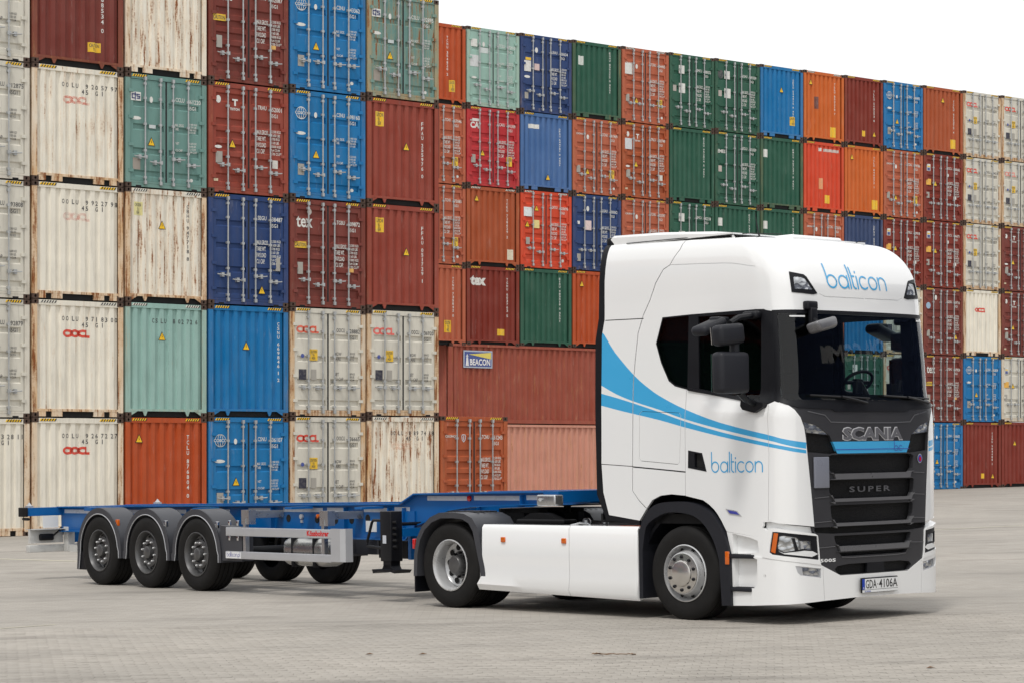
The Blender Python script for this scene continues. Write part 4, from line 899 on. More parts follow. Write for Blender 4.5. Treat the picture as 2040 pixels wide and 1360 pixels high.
# rear underrun bar, light carriers, brackets
b = MB(); b.box((-2.25, -1.19, .42), (-2.15, 1.19, .53), bev=.01); part('underrun_bar', b, 'white_steel', T_)
for s in (-1, 1):
    b = MB(); b.box((-2.23, s*.60, .56), (-2.17, s*1.16, .765)); b.box((-2.30, s*.60, .765), (-2.05, s*1.16, .775)); part('lamp_carrier', b, 'white_steel', T_)
    b = MB(); b.box((-2.17, s*.78, .60), (-2.11, s*1.02, .70), bev=.02); part('tail_lamp', b, 'black_plastic', T_)
    b = MB(); b.tube([(-2.13, s*.80, .66), (-2.12, s*.70, .74), (-2.10, s*.66, .80)], .014, 6); part('cable', b, 'black_plastic', T_)
    b = MB(); b.box((-2.12, s*.50, .42), (-1.98, s*.62, .80), bev=.008); b.box((-2.0, s*.52, .42), (-1.2, s*.60, .53)); part('underrun_bracket', b, 'white_steel', T_)
    b = MB(); b.box((-2.10, s*.72, .79), (-2.09, s*.98, .97)); part('marker_plate', b, 'white_print', T_)
b = MB(); b.box((-2.14, -.59, .56), (-2.0, .59, .74)); part('rear_cross_plate', b, 'blue_frame', T_)
# mudguards
for s in (-1, 1):
    for i, ax in enumerate((0, 1.31, 2.62)):
        R1 = .615; zc = .50
        out = arc(ax, zc, R1, 180, 0, 26); inn = arc(ax, zc, R1-.022, 180, 0, 26)
        b0 = -1 if i == 0 else 0
        z0 = .215 if i == 0 else .40; z1 = .40
        out = [(ax-R1-(.03 if i == 0 else 0), z0)]+out+[(ax+R1, z1)]; inn = [(ax-R1+.022-(.03 if i == 0 else 0), z0)]+inn+[(ax+R1-.022, z1)]
        b = MB(); ribbon(b, out, inn, s*.84, s*1.215)
        lip_o = [(x, z) for x, z in out]; lip_i = [(ax+(x-ax)*.86 if z > .5 else (ax+(x-ax)*.9), .50+(z-.50)*.86 if z > .5 else z) for x, z in out]
        ribbon(b, lip_o, lip_i, s*1.205, s*1.222)
        mg = part('mudguard', b, 'grey_fender', T_)
        e = MB(); e.tube([(x, s*1.224, z) for x, z in lip_i], .007, 6); link('lip_highlight', e.mesh('lip_highlight', 'alu_paint'), mg)  # light line put in for the highlight along the mudguard lip
        if i == 0: b = MB(); b.box((-.645, s*.84, .21), (-.630, s*1.21, .62)); b.box((-.63, s*1.20, .21), (-.36, s*1.21, .47)); link('mud_flap', b.mesh('mud_flap', 'black_plastic'), mg)
        if i: b = MB(); b.box((ax-.66, s*1.10, .40), (ax-.58, s*1.21, .50)); link('joining_strip', b.mesh('joining_strip', 'grey_fender'), mg)
        b = MB(); b.box((ax+.44, s*1.18-.02, .84), (ax+.50, s*1.18+.02, .93), bev=.006); link('clip', b.mesh('clip', 'chrome' if i else 'amber'), mg, loc=(0, 0, .02))
    b = MB(); b.prism([(3.20, .43), (3.72, .43), (3.72, .86), (3.20, .90)], 1, s*1.02, s*1.20); part('guard_end_cover', b, 'grey_fender', T_)
# side underrun guard
for s in (-1, 1):
    b = MB(); b.box((3.385, s*1.20, .765), (5.80, s*1.235, .878), bev=.006)
    r1 = part('guard_rail', b, 'alu_paint', T_)
    b = MB(); b.box((3.375, s*1.20, .462), (5.80, s*1.235, .561), bev=.006); r2 = part('guard_rail', b, 'alu_paint', T_)
    b = MB(); b.prism([(5.80, s*1.20), (5.80, s*1.238), (6.0, s*1.236), (6.07, s*1.20), (6.085, s*1.10), (6.06, s*1.10), (6.04, s*1.19), (5.98, s*1.21)], 2, .474, .89); part('guard_end_panel', b, 'alu_paint', T_)
    for x in (3.78, 5.58):
        b = MB(); b.box((x-.03, s*1.14, .46), (x+.03, s*1.20, 1.0)); part('guard_post', b, 'alu', T_)
        b = MB(); b.box((x-.08, s*1.08, .92), (x+.10, s*1.19, 1.11)); b.box((x-.05, s*.61, 1.0), (x+.07, s*1.08, 1.095)); part('guard_bracket', b, 'alu', T_)
        for dz in (.03, .10): 
            pass
    for x in (3.42, 3.62):
        for z in (.70, .90): b = MB(); b.box((x-.02, s*1.20-.005, z), (x+.02, s*1.20+.02, z+.07), bev=.006); part('latch', b, 'chrome', T_)
# air tank between the beams and the guard, landing gear
for s in (-1,):
    b = MB(); b.box((4.46, -1.10, .39), (5.45, -.70, .755), bev=.12); tk = part('fuel_tank', b, 'tank', T_)
    for x in (4.74, 5.22): b = MB(); b.box((x-.022, -1.108, .382), (x+.022, -.69, .763), bev=.02); link('tank_strap', b.mesh('tank_strap', 'black_plastic'), tk)
    b = MB(); b.lathe([(.05, 0), (.05, .03), (0, .035)], 16, axis=2, c=(4.95, -.95, .755)); link('filler_cap', b.mesh('filler_cap', 'black_plastic'), tk)
b = MB(); b.box((4.6, .66, .45), (5.6, 1.05, .75), bev=.05); part('tool_box', b, 'dark', T_)
for s in (-1, 1):
    b = MB(); b.box((6.74, s*.98, .50), (6.96, s*1.16, 1.115), bev=.01); b.box((6.77, s*1.0, .42), (6.93, s*1.14, .52)); lg = part('landing_leg', b, 'black_plastic', T_)
    b = MB(); b.prism([(6.60, .40), (7.10, .40), (7.06, .36), (6.98, .375), (6.72, .375), (6.62, .35)], 1, s*.95, s*1.19); b.prism([(6.74, .40), (6.96, .40), (6.92, .46), (6.78, .46)], 1, s*1.0, s*1.14); link('foot', b.mesh('foot', 'black_plastic'), lg)
    b = MB(); b.box((6.80, s*1.163, .72), (6.87, s*1.166, .82)); link('sticker', b.mesh('leg_sticker', 'reflector_tape'), lg)
    b = MB(); b.tube([(6.74, s*1.10, 1.0), (6.55, s*1.12, 1.0), (6.52, s*1.12, .97), (6.42, s*1.12, .74), (6.42, s*1.12, .68), (6.70, s*1.10, .66)], .018, 8); link('crank_handle', b.mesh('crank_handle', 'black_plastic'), lg)
    for i in range(5): b = MB(); b.tube([(7.0, s*1.10, .68+i*.075), (6.95, s*1.12, .68+i*.075)], .02, 8); link('bolt', b.mesh('bolt', 'dark'), lg)
    b = MB(); b.prism([(6.3, .73), (6.62, .73), (6.75, .86), (6.75, 1.10), (6.3, 1.10)], 1, s*.61, s*.63); part('leg_bracket', b, 'blue_frame', T_)
    b = MB(); b.box((6.72, s*.63, .80), (6.98, s*.98, .90)); b.box((6.70, s*.62, .50), (6.76, s*.70, .80)); part('leg_brace', b, 'blue_frame', T_)
b = MB(); b.box((5.9, -.56, .50), (6.5, .56, .72)); part('air_reservoir', b, 'dark', T_)
b = MB(); b.tube([(6.84, -1.07, .95), (6.84, 1.07, .95)], .022, 8); part('leg_cross_shaft', b, 'dark', T_)
b = MB(); b.tube([(6.9, -.62, .68), (7.1, -.64, .62), (7.25, -.6, .70), (7.4, -.5, .95), (7.5, -.45, 1.1)], .016, 8); part('air_hose', b, 'black_plastic', T_)
b = MB(); b.box((2.02, -.9, 1.095), (2.42, -.69, 1.10)); part('warning_board', b, 'yellow', T_)
def plate_text(parent, s, x0, x1, z0, z1, y, mat, bold=.0, flip=False):
    v, f = fit_text(s, x0, x1, z0, z1, bold); b = MB(); b.add([(a, y, c_) for a, c_ in v], [tuple(reversed(q)) for q in f]); return link('lettering', b.mesh('lettering', mat), parent)
plate_text(T_, 'Kössbohrer', 5.28, 5.76, .79, .862, -1.2375, 'red_print', .035)

# thin rounded lettering used on the cab and the guard rail: strokes in a unit grid (x-height 1)
def stroke_word(word):
    """returns list of polylines and the total width"""
    def C(cx, a0=0, a1=360, n=20): return [(cx+.5*math.cos(R_(a0+(a1-a0)*i/n)), .5+.5*math.sin(R_(a0+(a1-a0)*i/n))) for i in range(n+1)]
    P = []; x = 0
    for ch in word:
        if ch == 'b': P += [[(x, 1.95), (x, .5)], C(x+.5)]; w = 1.0
        elif ch == 'a': P += [C(x+.5), [(x+1, 1.), (x+1, 0)]]; w = 1.0
        elif ch == 'l': P += [[(x, 1.95), (x, 0)]]; w = .0
        elif ch == 't': P += [[(x, 1.75), (x, .30)]+[(x+.30-.30*math.cos(R_(a)), .30-.30*math.sin(R_(a))) for a in range(0, 91, 15)], [(x-.02, 1.), (x+.3, 1.)]]; w = .28
        elif ch == 'i': P += [[(x, 1.), (x, 0)], [(x, 1.32), (x, 1.40)]]; w = .0
        elif ch == 'c': P += [C(x+.5, 48, 312)]; w = .84
        elif ch == 'o': P += [C(x+.5)]; w = 1.0
        elif ch == 'n': P += [[(x, 1.), (x, 0)], [(x, .5)]+[(x+.45-.45*math.cos(R_(a)), .55+.45*math.sin(R_(a))) for a in range(0, 181, 15)]+[(x+.9, 0)]]; w = .9
        elif ch == '.': P += [[(x, .0), (x, .08)]]; w = .0
        elif ch == 'p': P += [[(x, .5), (x, -.7)], C(x+.5)]; w = 1.0
        x += w+.27
    return P, x-.27
def stroke_geo(P, w):
    """polylines to flat ribbons with round joints: verts (n,2), faces"""
    V = []; F = []
    for L_ in P:
        n = len(L_)
        for i, p in enumerate(L_):
            q = L_[min(i+1, n-1)]; r = L_[max(i-1, 0)]; d = math.hypot(q[0]-r[0], q[1]-r[1])+1e-9; nx, ny = -(q[1]-r[1])/d*w/2, (q[0]-r[0])/d*w/2
            ex = 0
            V += [(p[0]+nx, p[1]+ny), (p[0]-nx, p[1]-ny)]
            if i: o = len(V)-4; F.append((o, o+2, o+3, o+1))
        for p, dr in ((L_[0], 0), (L_[-1], 0)):
            o = len(V); V += [(p[0]+w/2*math.cos(k*math.pi/4), p[1]+w/2*math.sin(k*math.pi/4)) for k in range(8)]; F.append(tuple(range(o+7, o-1, -1)))
    return np.array(V), F
P, W = stroke_word('balticon.pl'); v, f = stroke_geo(P, .15); s_ = .315/W
b = MB(); b.box((3.38, -1.2372, .468), (3.75, -1.2355, .553)); part('name_sticker', b, 'white_print', T_)
b = MB(); b.add([(3.41+a*s_, -1.2382, .493+c_*s_*.95) for a, c_ in v], f); link('lettering', b.mesh('lettering', 'blue_print'), T_)

# ================================================================== TRACTOR
tractor = thing('tractor_unit', 'white high-roof tractor unit with light blue stripes, black grille and roof lamps', 'lorry')
tractor.matrix_world = ground_matrix(2.738, 25.72, .8196)
TR_ = tractor
# plan curve of the cab skin (front centre -> near rear corner), y positive half
_PC=[(1.560,0),(1.556,.2),(1.546,.4),(1.527,.65),(1.509,.85),(1.482,1.0),(1.435,1.105),(1.345,1.180),(1.18,1.210),(.85,1.215),(.4,1.215),(-.3,1.215),(-.9,1.215),(-1.45,1.215)]
def _dense():
    P=np.array(_PC,float);out=[]
    Q=np.vstack([[P[0][0]-.004,-.2],P,P[-1]+(P[-1]-P[-2])])
    for i in range(1,len(Q)-2):
        p0,p1,p2,p3=Q[i-1],Q[i],Q[i+1],Q[i+2]
        t0=0;t1=np.linalg.norm(p1-p0)**.5;t2=t1+np.linalg.norm(p2-p1)**.5;t3=t2+np.linalg.norm(p3-p2)**.5
        for k in range(20):
            t=t1+(t2-t1)*k/20
            A1=(t1-t)/(t1-t0)*p0+(t-t0)/(t1-t0)*p1;A2=(t2-t)/(t2-t1)*p1+(t-t1)/(t2-t1)*p2;A3=(t3-t)/(t3-t2)*p2+(t-t2)/(t3-t2)*p3
            B1=(t2-t)/(t2-t0)*A1+(t-t0)/(t2-t0)*A2;B2=(t3-t)/(t3-t1)*A2+(t-t1)/(t3-t1)*A3
            out.append((t2-t)/(t2-t1)*B1+(t-t1)/(t2-t1)*B2)
    out.append(P[-1]); out=np.array(out); out[0,1]=0
    s=np.concatenate([[0],np.cumsum(np.linalg.norm(np.diff(out,axis=0),axis=1))])
    return out,s
_D,_S=_dense(); TMAX=_S[-1]
def sm(a,b,x):
    x=min(1,max(0,(x-a)/(b-a)));return x*x*(3-2*x)
ZR=3.42
def S(t,v):
    a=abs(t); x=np.interp(a,_S,_D[:,0]); y=np.interp(a,_S,_D[:,1])
    wf=sm(.55,1.35,x); wy=1.0
    # rake
    zz=min(v,ZR)
    rake=.012*sm(2.15,2.35,zz)+.085*max(0,zz-2.25)/1.17
    tuck=.025*max(0,(zz-2.3))/1.1-.08*sm(2.4,2.12,zz)*sm(-.6,1.1,x)         # sides lean in a little
    z=v; insf=0; inss=0
    if v>ZR:
        th=(v-ZR)*math.pi/2; th=min(th,math.pi/2)
        ztop=4.05-.06*sm(-1.2,1.,x)
        z=ZR+(ztop-ZR)*math.sin(th)**(1.0 if False else (1*wf+.8*(1-wf)))
        insf=.50*(1-math.cos(th)); inss=.11*(1-math.cos(th))**1.15
        insf+=.07*math.sin(th)
    bul=.018*math.sin(math.pi*min(1,max(0,(v-2.25)/1.0)))*sm(1.15,1.3,x)
    x=x-wf*(rake+insf)+bul
    y=y*(1-(tuck+inss)/1.215)
    return np.array([x,y if t>0 else -y,z])
def N(t,v,e=1e-3):
    a=S(t+e,v)-S(t-e,v); b=S(t,v+e)-S(t,v-e); n=np.cross(a,b); return n/np.linalg.norm(n)

TM = TMAX
def tx(x): return -(TM-(x+1.45))       # side panel parameter for a given x (near side)
def Sv(t, v, off=0.):
    p = S(t, v)
    if off: p = p+N(t, v)*off
    return p
ARCH = [(-3.153,1.178),(-3.069,1.269),(-2.939,1.318),(-2.771,1.332),(-2.52,1.316),(-2.295,1.272),(-2.21,1.23),(-2.131,1.176),(-2.075,1.122),(-2.027,1.062),(-1.985,1.0),(-1.949,.948)]
CPIN = [(-.870,.998),(-.902,1.344),(-.945,1.753),(-.961,1.906),(-.978,2.008),(-1.017,2.110),(-1.087,2.187),(-1.157,2.234),(-1.245,2.262)]
REG = []   # name, polygon, part, material, offset, mirrored-part-of-its-own
def reg(name, pts, mat, off=0., pair=True, center=False, depth=.03):
    pts = [tuple(p) for p in pts]
    if center:
        REG.append((name, pts+[(-a, b_) for a, b_ in reversed(pts)], mat, off, depth, 0))
    elif pair:
        REG.append((name, pts, mat, off, depth, -1)); REG.append((name, [(-a, b_) for a, b_ in pts], mat, off, depth, 1))
    else: REG.append((name, pts, mat, off, depth, 2))
def seam(line, w=.011, mat='gasket', name='panel_gap', off=-.012):
    L_ = []; R2 = []
    for i, p in enumerate(line):
        q = line[min(i+1, len(line)-1)]; r = line[max(i-1, 0)]; d = math.hypot(q[0]-r[0], q[1]-r[1])+1e-9
        nx, ny = -(q[1]-r[1])/d*w/2, (q[0]-r[0])/d*w/2; L_.append((p[0]+nx, p[1]+ny)); R2.append((p[0]-nx, p[1]-ny))
    reg(name, L_+R2[::-1], mat, off)
SR = [(-2.60,4.42),(-2.66,4.0),(-2.786,3.744),(-2.880,3.690),(-2.986,3.544),(-3.175,3.247),(-3.252,3.060),(-3.297,2.760),(-3.323,2.522),(-3.352,1.626),(-3.358,1.367),(-3.258,1.258),(-3.153,1.178)]
REAR = [(-3.72,4.42),(-3.74,3.9),(-3.755,3.6),(-3.758,3.23),(-3.80,3.06),(-3.812,2.12),(-3.822,1.67),(-3.80,1.35),(-3.72,1.106),(-3.26,1.049)]
# body skin
reg('cab_shell', REAR+ARCH+[(-1.507,.901),(-1.460,.917),(-1.459,.994),(-1.419,1.045),(-1.345,1.061),(-.87,.998),(-.5,.998)], 'white', 0., center=True)
reg('rear_edge_trim', REAR[:-1]+[(-3.26,1.049),(-3.26,1.00),(-3.76,1.05),(-3.90,1.33),(-3.905,2.12),(-3.90,3.0),(-3.85,3.25),(-3.84,3.6),(-3.82,4.0),(-3.80,4.42)], 'black_plastic', .0)
reg('side_fairing', REAR[:-1]+[(-3.26,1.049)]+SR[::-1], 'white', .0)
seam(SR)
seam([(-3.755,3.222),(-3.17,3.212)], .010); seam([(-3.822,1.660),(-3.352,1.632)], .008); seam([(-3.353,1.627),(-2.558,1.567)], .014)
FU = [(-3.232,2.20),(-3.20,2.221),(-2.64,2.192),(-2.61,2.165),(-2.64,1.67),(-2.67,1.648),(-3.22,1.69),(-3.25,1.72)]
reg('locker_door', FU, 'white'); seam(FU+[FU[0]], .005)
DOOR = [(-2.545,2.43),(-2.558,1.316)]+ARCH[5:]+[(-1.507,.901),(-1.460,.917),(-1.459,.994),(-1.419,1.045),(-1.372,1.061),(-1.352,1.75),(-1.366,2.25),(-1.33,3.17),(-1.41,3.216),(-2.50,3.213)]
reg('cab_door', DOOR, 'white'); seam([(-2.545,2.43),(-2.558,1.316)], .007); seam([(-1.372,1.061),(-1.352,1.75),(-1.366,2.25)], .013)
seam([(-2.786,3.744),(-2.35,3.735),(-1.9,3.715),(-1.45,3.69)], .010, 'white', 'swage_line', -.008)
# windows
reg('window_frame', [(-2.89,3.209),(-2.985,2.937),(-2.911,2.730),(-2.80,2.534),(-2.711,2.476),(-2.53,2.433),(-2.505,2.433),(-1.705,2.290),(-1.392,2.250),(-1.362,2.255),(-1.30,2.28),(-1.285,3.19),(-1.369,3.206),(-1.402,3.218),(-1.521,3.222),(-2.494,3.218)], 'black_plastic', .003)
reg('quarter_glass', [(-2.88,3.196),(-2.972,2.937),(-2.899,2.733),(-2.79,2.545),(-2.70,2.49),(-2.53,2.448),(-2.51,3.205)], 'side_glass', .0)
reg('door_glass', [(-2.375,3.190),(-2.365,2.436),(-1.70,2.322),(-1.50,2.290),(-1.44,3.180)], 'side_glass', -.012)
reg('window_sill', [(-2.52,2.452),(-2.52,2.424),(-1.705,2.286),(-1.40,2.236),(-1.385,2.262),(-1.70,2.318)], 'black_plastic', .014)
reg('windscreen_frame', [(-1.302,3.202),(-1.318,2.34),(-1.30,2.275),(-1.22,2.248),(0,2.240)][::-1][::-1], 'black_plastic', .002, center=True)
reg('windscreen', [(-1.245,3.165),(-1.262,2.40),(-1.24,2.32),(-1.19,2.288),(-.2,2.283)], 'windshield', -.004, center=True)
reg('sunvisor_band', [(-1.245,3.165),(-1.248,3.055),(-.2,3.06)], 'lining', -.002, center=True) if False else None
# corner panels, grille, cowl
reg('corner_panel', [(-1.366,2.25),(-1.352,1.75),(-1.372,1.061),(-1.335,1.047),(-1.16,1.027)]+CPIN, 'white', .004, depth=.06)
reg('lower_ledge', [(-1.44,1.05),(-1.345,1.055),(-1.16,1.020),(-.875,.992),(-.84,.88),(-1.44,.95)], 'white', -.05, depth=.02)
GP = [(-1.245,2.262)]+CPIN[::-1][1:]+[(-.868,.955),(-.840,.905),(-.835,.80),(-.80,.60),(-.531,.486)]
reg('grille_frame', GP, 'grille_grey', .0, center=True, depth=.05)
reg('cowl', [(-1.245,2.262),(-1.160,2.236),(-1.05,2.205),(-.62,2.19),(-.56,2.165)], 'black_plastic', .012, center=True)
seam([(-.93,2.17),(-.70,2.13),(-.62,2.06),(-.30,2.05),(-.0,2.05)], .010, 'bar_grey', 'grille_crease', .004)
reg('grille_gap', [(-.868,.985),(-.868,.955),(-.845,.93),(-.60,.915)], 'black_hole', -.05, center=True)
slots = [([(-.62,1.722),(-.672,1.70),(-.655,1.57),(-.60,1.528)], 0), ([(-.650,1.462),(-.668,1.45),(-.655,1.34),(-.61,1.272)], 0), ([(-.63,1.207),(-.645,1.195),(-.632,1.09),(-.59,1.022)], 0), ([(-.59,.893),(-.60,.885),(-.585,.83),(-.55,.783)], 0), ([(-.535,.717),(-.50,.680)], 0)]
for P, _ in slots[:4]:
    bt = P[-1]; lf = P[-2]
    reg('grille_bar', [lf, (bt[0]-.02, bt[1]+.0), (bt[0]+.05, bt[1]-.004)], 'bar_grey', .02, center=True) if False else None
    reg('grille_bar', [(lf[0]-.004, lf[1]-.03), (lf[0]+.004, lf[1]-.02), (bt[0]+.005, bt[1]-.002), (bt[0]+.01, bt[1]-.052), (bt[0]-.03, bt[1]-.048), (lf[0]-.008, lf[1]-.09)][0:1]+[(lf[0]+.004, lf[1]-.03), (bt[0], bt[1]), (bt[0]+.02, bt[1]-.052), (lf[0]+.0, lf[1]-.10)][1:], 'bar_grey', .022, center=True, depth=.07)
    seam([(-.86, lf[1]-.055), (lf[0]-.005, lf[1]-.045)], .007, 'bar_grey', 'trim_line', .006)
for P, _ in slots: reg('grille_mesh', P, 'mesh', -.055, center=True)
reg('grille_mesh', [(-.40,.598),(-.56,.582),(-.60,.55),(-.548,.492)], 'mesh', -.04, center=True)
seam([(-.50,.672),(-.35,.664),(.0,.664)], .008, 'bar_grey', 'trim_line', .006)
reg('stripe_panel', [(-.612,1.857),(-.540,1.736)], 'sky_blue', .006, center=True)
reg('radar_cover', [(-.13,.595),(-.135,.495)], 'black_plastic', .0, center=True)
reg('upper_lamp', [(-.985,2.066),(-.935,2.054),(-.80,2.02),(-.72,1.972),(-.650,1.930),(-.95,1.955)], 'lamp', -.01)
reg('side_mesh', [(-.950,1.950),(-.640,1.925),(-.545,1.742),(-.62,1.730),(-.935,1.755)], 'mesh', -.03)
# headlamps, bumper, steps
reg('bumper', [(-1.905,.70),(-1.46,.700),(-1.452,.693),(-.799,.604),(-.531,.486),(0,.478),(0,.252),(-.765,.236),(-1.40,.205),(-1.90,.185)], 'white', .0, center=False) if False else None
reg('bumper', [(-.531,.486),(-.799,.604),(-1.452,.690),(-1.60,.700),(-1.60,.195),(-1.40,.207),(-.765,.236),(-.3,.250)], 'white', .012, center=True, depth=.10)
reg('step_panel', [(-1.60,.70),(-1.452,.69),(-1.43,.86),(-1.40,.955),(-1.44,.99),(-1.459,.99),(-1.46,.917),(-1.507,.901),(-1.95,.945),(-1.885,.719),(-1.872,.186),(-1.60,.195)], 'white', .0, depth=.10)
reg('step_recess', [(-1.85,.70),(-1.62,.70),(-1.52,.67),(-1.52,.42),(-1.56,.375),(-1.85,.372)], 'white', -.07)
reg('step_recess', [(-1.87,.93),(-1.62,.89),(-1.52,.86),(-1.50,.74),(-1.87,.72)], 'white', -.07)
reg('headlamp_surround', [(-1.452,.693),(-1.430,.854),(-1.398,.962),(-1.357,.987),(-1.294,.992),(-.874,.924),(-.840,.908),(-.837,.899),(-.814,.656),(-.799,.604)], 'white', .018, depth=.09)
reg('headlamp', [(-1.322,.953),(-1.273,.953),(-.844,.899),(-.824,.656),(-1.333,.724),(-1.361,.743),(-1.351,.806)], 'black_plastic', .004)
reg('indicator_lamp', [(-1.308,.944),(-1.262,.937),(-1.296,.735),(-1.345,.750)], 'amber', .010)
reg('lamp_glass', [(-1.256,.904),(-1.209,.914),(-1.080,.892),(-1.034,.862),(-.907,.847),(-.900,.758),(-1.0,.775),(-1.207,.745),(-1.266,.765),(-1.281,.807)], 'lamp', -.012)
reg('lamp_divider', [(-1.125,.885),(-1.10,.885),(-1.065,.765),(-1.095,.765)], 'black_plastic', .004)
reg('lamp_divider', [(-1.04,.855),(-1.015,.85),(-1.0,.775),(-1.03,.775)], 'rim_silver', .0)
reg('lamp_strip', [(-1.262,.757),(-1.21,.737),(-1.0,.757),(-.900,.748),(-.832,.717),(-.910,.690),(-1.207,.728)], 'white_print', .008)
reg('fog_lamp', [(-1.103,.606),(-.793,.567),(-.795,.471),(-1.052,.510),(-1.080,.537)], 'alu_paint', .006)
reg('lamp_glass', [(-1.033,.590),(-.806,.561),(-.808,.483),(-1.019,.510)], 'lamp', -.004)
seam([(-.772,.585),(-.757,.245)], .006, off=.002)
reg('door_badge', [(-1.957,1.185),(-1.793,1.163),(-1.732,1.110),(-1.907,1.128)], 'rim_silver', .006)
reg('door_badge_face', [(-1.930,1.172),(-1.80,1.155),(-1.76,1.122),(-1.895,1.137)], 'blue_print', .008)
reg('handle_recess', [(-2.505,1.794),(-2.296,1.763),(-2.233,1.569),(-2.513,1.610)], 'black_plastic', .003)
reg('handle_hollow', [(-2.41,1.765),(-2.315,1.75),(-2.262,1.595),(-2.41,1.615)], 'black_hole', -.03)
# roof lamps
reg('roof_lamp', [(-1.067,3.614),(-.895,3.585),(-.859,3.557),(-.735,3.374),(-.794,3.361),(-1.077,3.379)], 'black_plastic', .006)
reg('lamp_glass', [(-1.031,3.557),(-.908,3.561),(-.867,3.529),(-.790,3.409),(-1.043,3.416)], 'lamp', -.006)
seam([(-.70,3.372),(-.62,3.345),(-.3,3.342),(-.01,3.342)], .008, 'white', 'swage_line', -.010)
# wheel-arch flares
def spl0(P, k=4):
    Q = [np.array(p) for p in ([P[0]]+list(P)+[P[-1]])]; out = []
    for i in range(1, len(Q)-2):
        for j in range(k):
            u = j/k; out.append(tuple(.5*((2*Q[i])+(-Q[i-1]+Q[i+1])*u+(2*Q[i-1]-5*Q[i]+4*Q[i+1]-Q[i+2])*u*u+(-Q[i-1]+3*Q[i]-3*Q[i+1]+Q[i+2])*u**3)))
    return out+[tuple(P[-1])]
reg('wheel_arch', [(-3.345,.215),(-3.34,.95)]+spl0([(-3.225,.961),(-3.166,1.091),(-3.055,1.189),(-2.912,1.239),(-2.657,1.255),(-2.406,1.232),(-2.188,1.158),(-2.052,1.044),(-1.936,.874),(-1.885,.719)])+[(-1.872,.186),(-2.003,.181)]+spl0([(-2.036,.659),(-2.113,.850),(-2.244,1.010),(-2.409,1.106),(-2.660,1.141),(-2.859,1.127),(-3.059,1.044),(-3.144,.951),(-3.19,.72)])+[(-3.19,.215)], 'fender_plastic', .035, depth=.24)
# painted stripes: layers of paint on the skin
ST1U = [(-3.84,3.12),(-3.760,3.063),(-3.60,2.869),(-3.31,2.610),(-3.07,2.451),(-2.87,2.350),(-2.555,2.228),(-2.026,2.076),(-1.375,1.940),(-1.22,1.899),(-1.09,1.872),(-.955,1.853)]
ST1L = [(-3.84,2.53),(-3.80,2.514),(-3.586,2.419),(-3.319,2.331),(-2.947,2.234),(-2.562,2.126),(-2.021,2.008),(-1.368,1.883),(-1.215,1.843),(-1.089,1.811),(-.957,1.790)]
ST2U = [(-3.84,2.44),(-3.80,2.428),(-3.586,2.379),(-3.30,2.306),(-2.947,2.210),(-2.562,2.103),(-2.021,1.980),(-1.370,1.855),(-1.215,1.824),(-1.09,1.798),(-.957,1.776)]
ST2L = [(-3.84,2.30),(-3.80,2.297),(-3.50,2.232),(-2.947,2.124),(-2.562,2.039),(-2.021,1.932),(-1.370,1.817),(-1.215,1.787),(-1.09,1.760),(-.955,1.742)]
PAINT = []
for U, D in ((ST1U, ST1L), (ST2U, ST2L)):
    p = U+D[::-1]; PAINT += [p, [(-a, b_) for a, b_ in p]]
REG = [r for r in REG if r]
def spline(P, k=5):
    Q = [np.array(p) for p in ([P[0]]+list(P)+[P[-1]])]; out = []
    for i in range(1, len(Q)-2):
        for j in range(k):
            u = j/k; out.append(tuple(.5*((2*Q[i])+(-Q[i-1]+Q[i+1])*u+(2*Q[i-1]-5*Q[i]+4*Q[i+1]-Q[i+2])*u*u+(-Q[i-1]+3*Q[i]-3*Q[i+1]+Q[i+2])*u**3)))
    return out+[tuple(P[-1])]
PAINT = []
for U, D in ((ST1U, ST1L), (ST2U, ST2L)):
    p = spline(U, 3)+spline(D, 3)[::-1]; PAINT += [p, [(-a, b_) for a, b_ in p]]
def inpoly(P, poly):
    x, y = P[:, 0], P[:, 1]; r = np.zeros(len(P), bool); n = len(poly); j = n-1
    for i in range(n):
        xi, yi = poly[i]; xj, yj = poly[j]
        if yi != yj:
            c_ = ((yi > y) != (yj > y)) & (x < (xj-xi)*(y-yi)/(yj-yi)+xi); r ^= c_
        j = i
    return r
def densify(poly, m=.12):
    out = []
    for i, p in enumerate(poly):
        q = poly[(i+1) % len(poly)]; d = math.hypot(q[0]-p[0], q[1]-p[1]); k = max(1, int(d/m)); out += [(p[0]+(q[0]-p[0])*j/k, p[1]+(q[1]-p[1])*j/k) for j in range(k)]
    return out
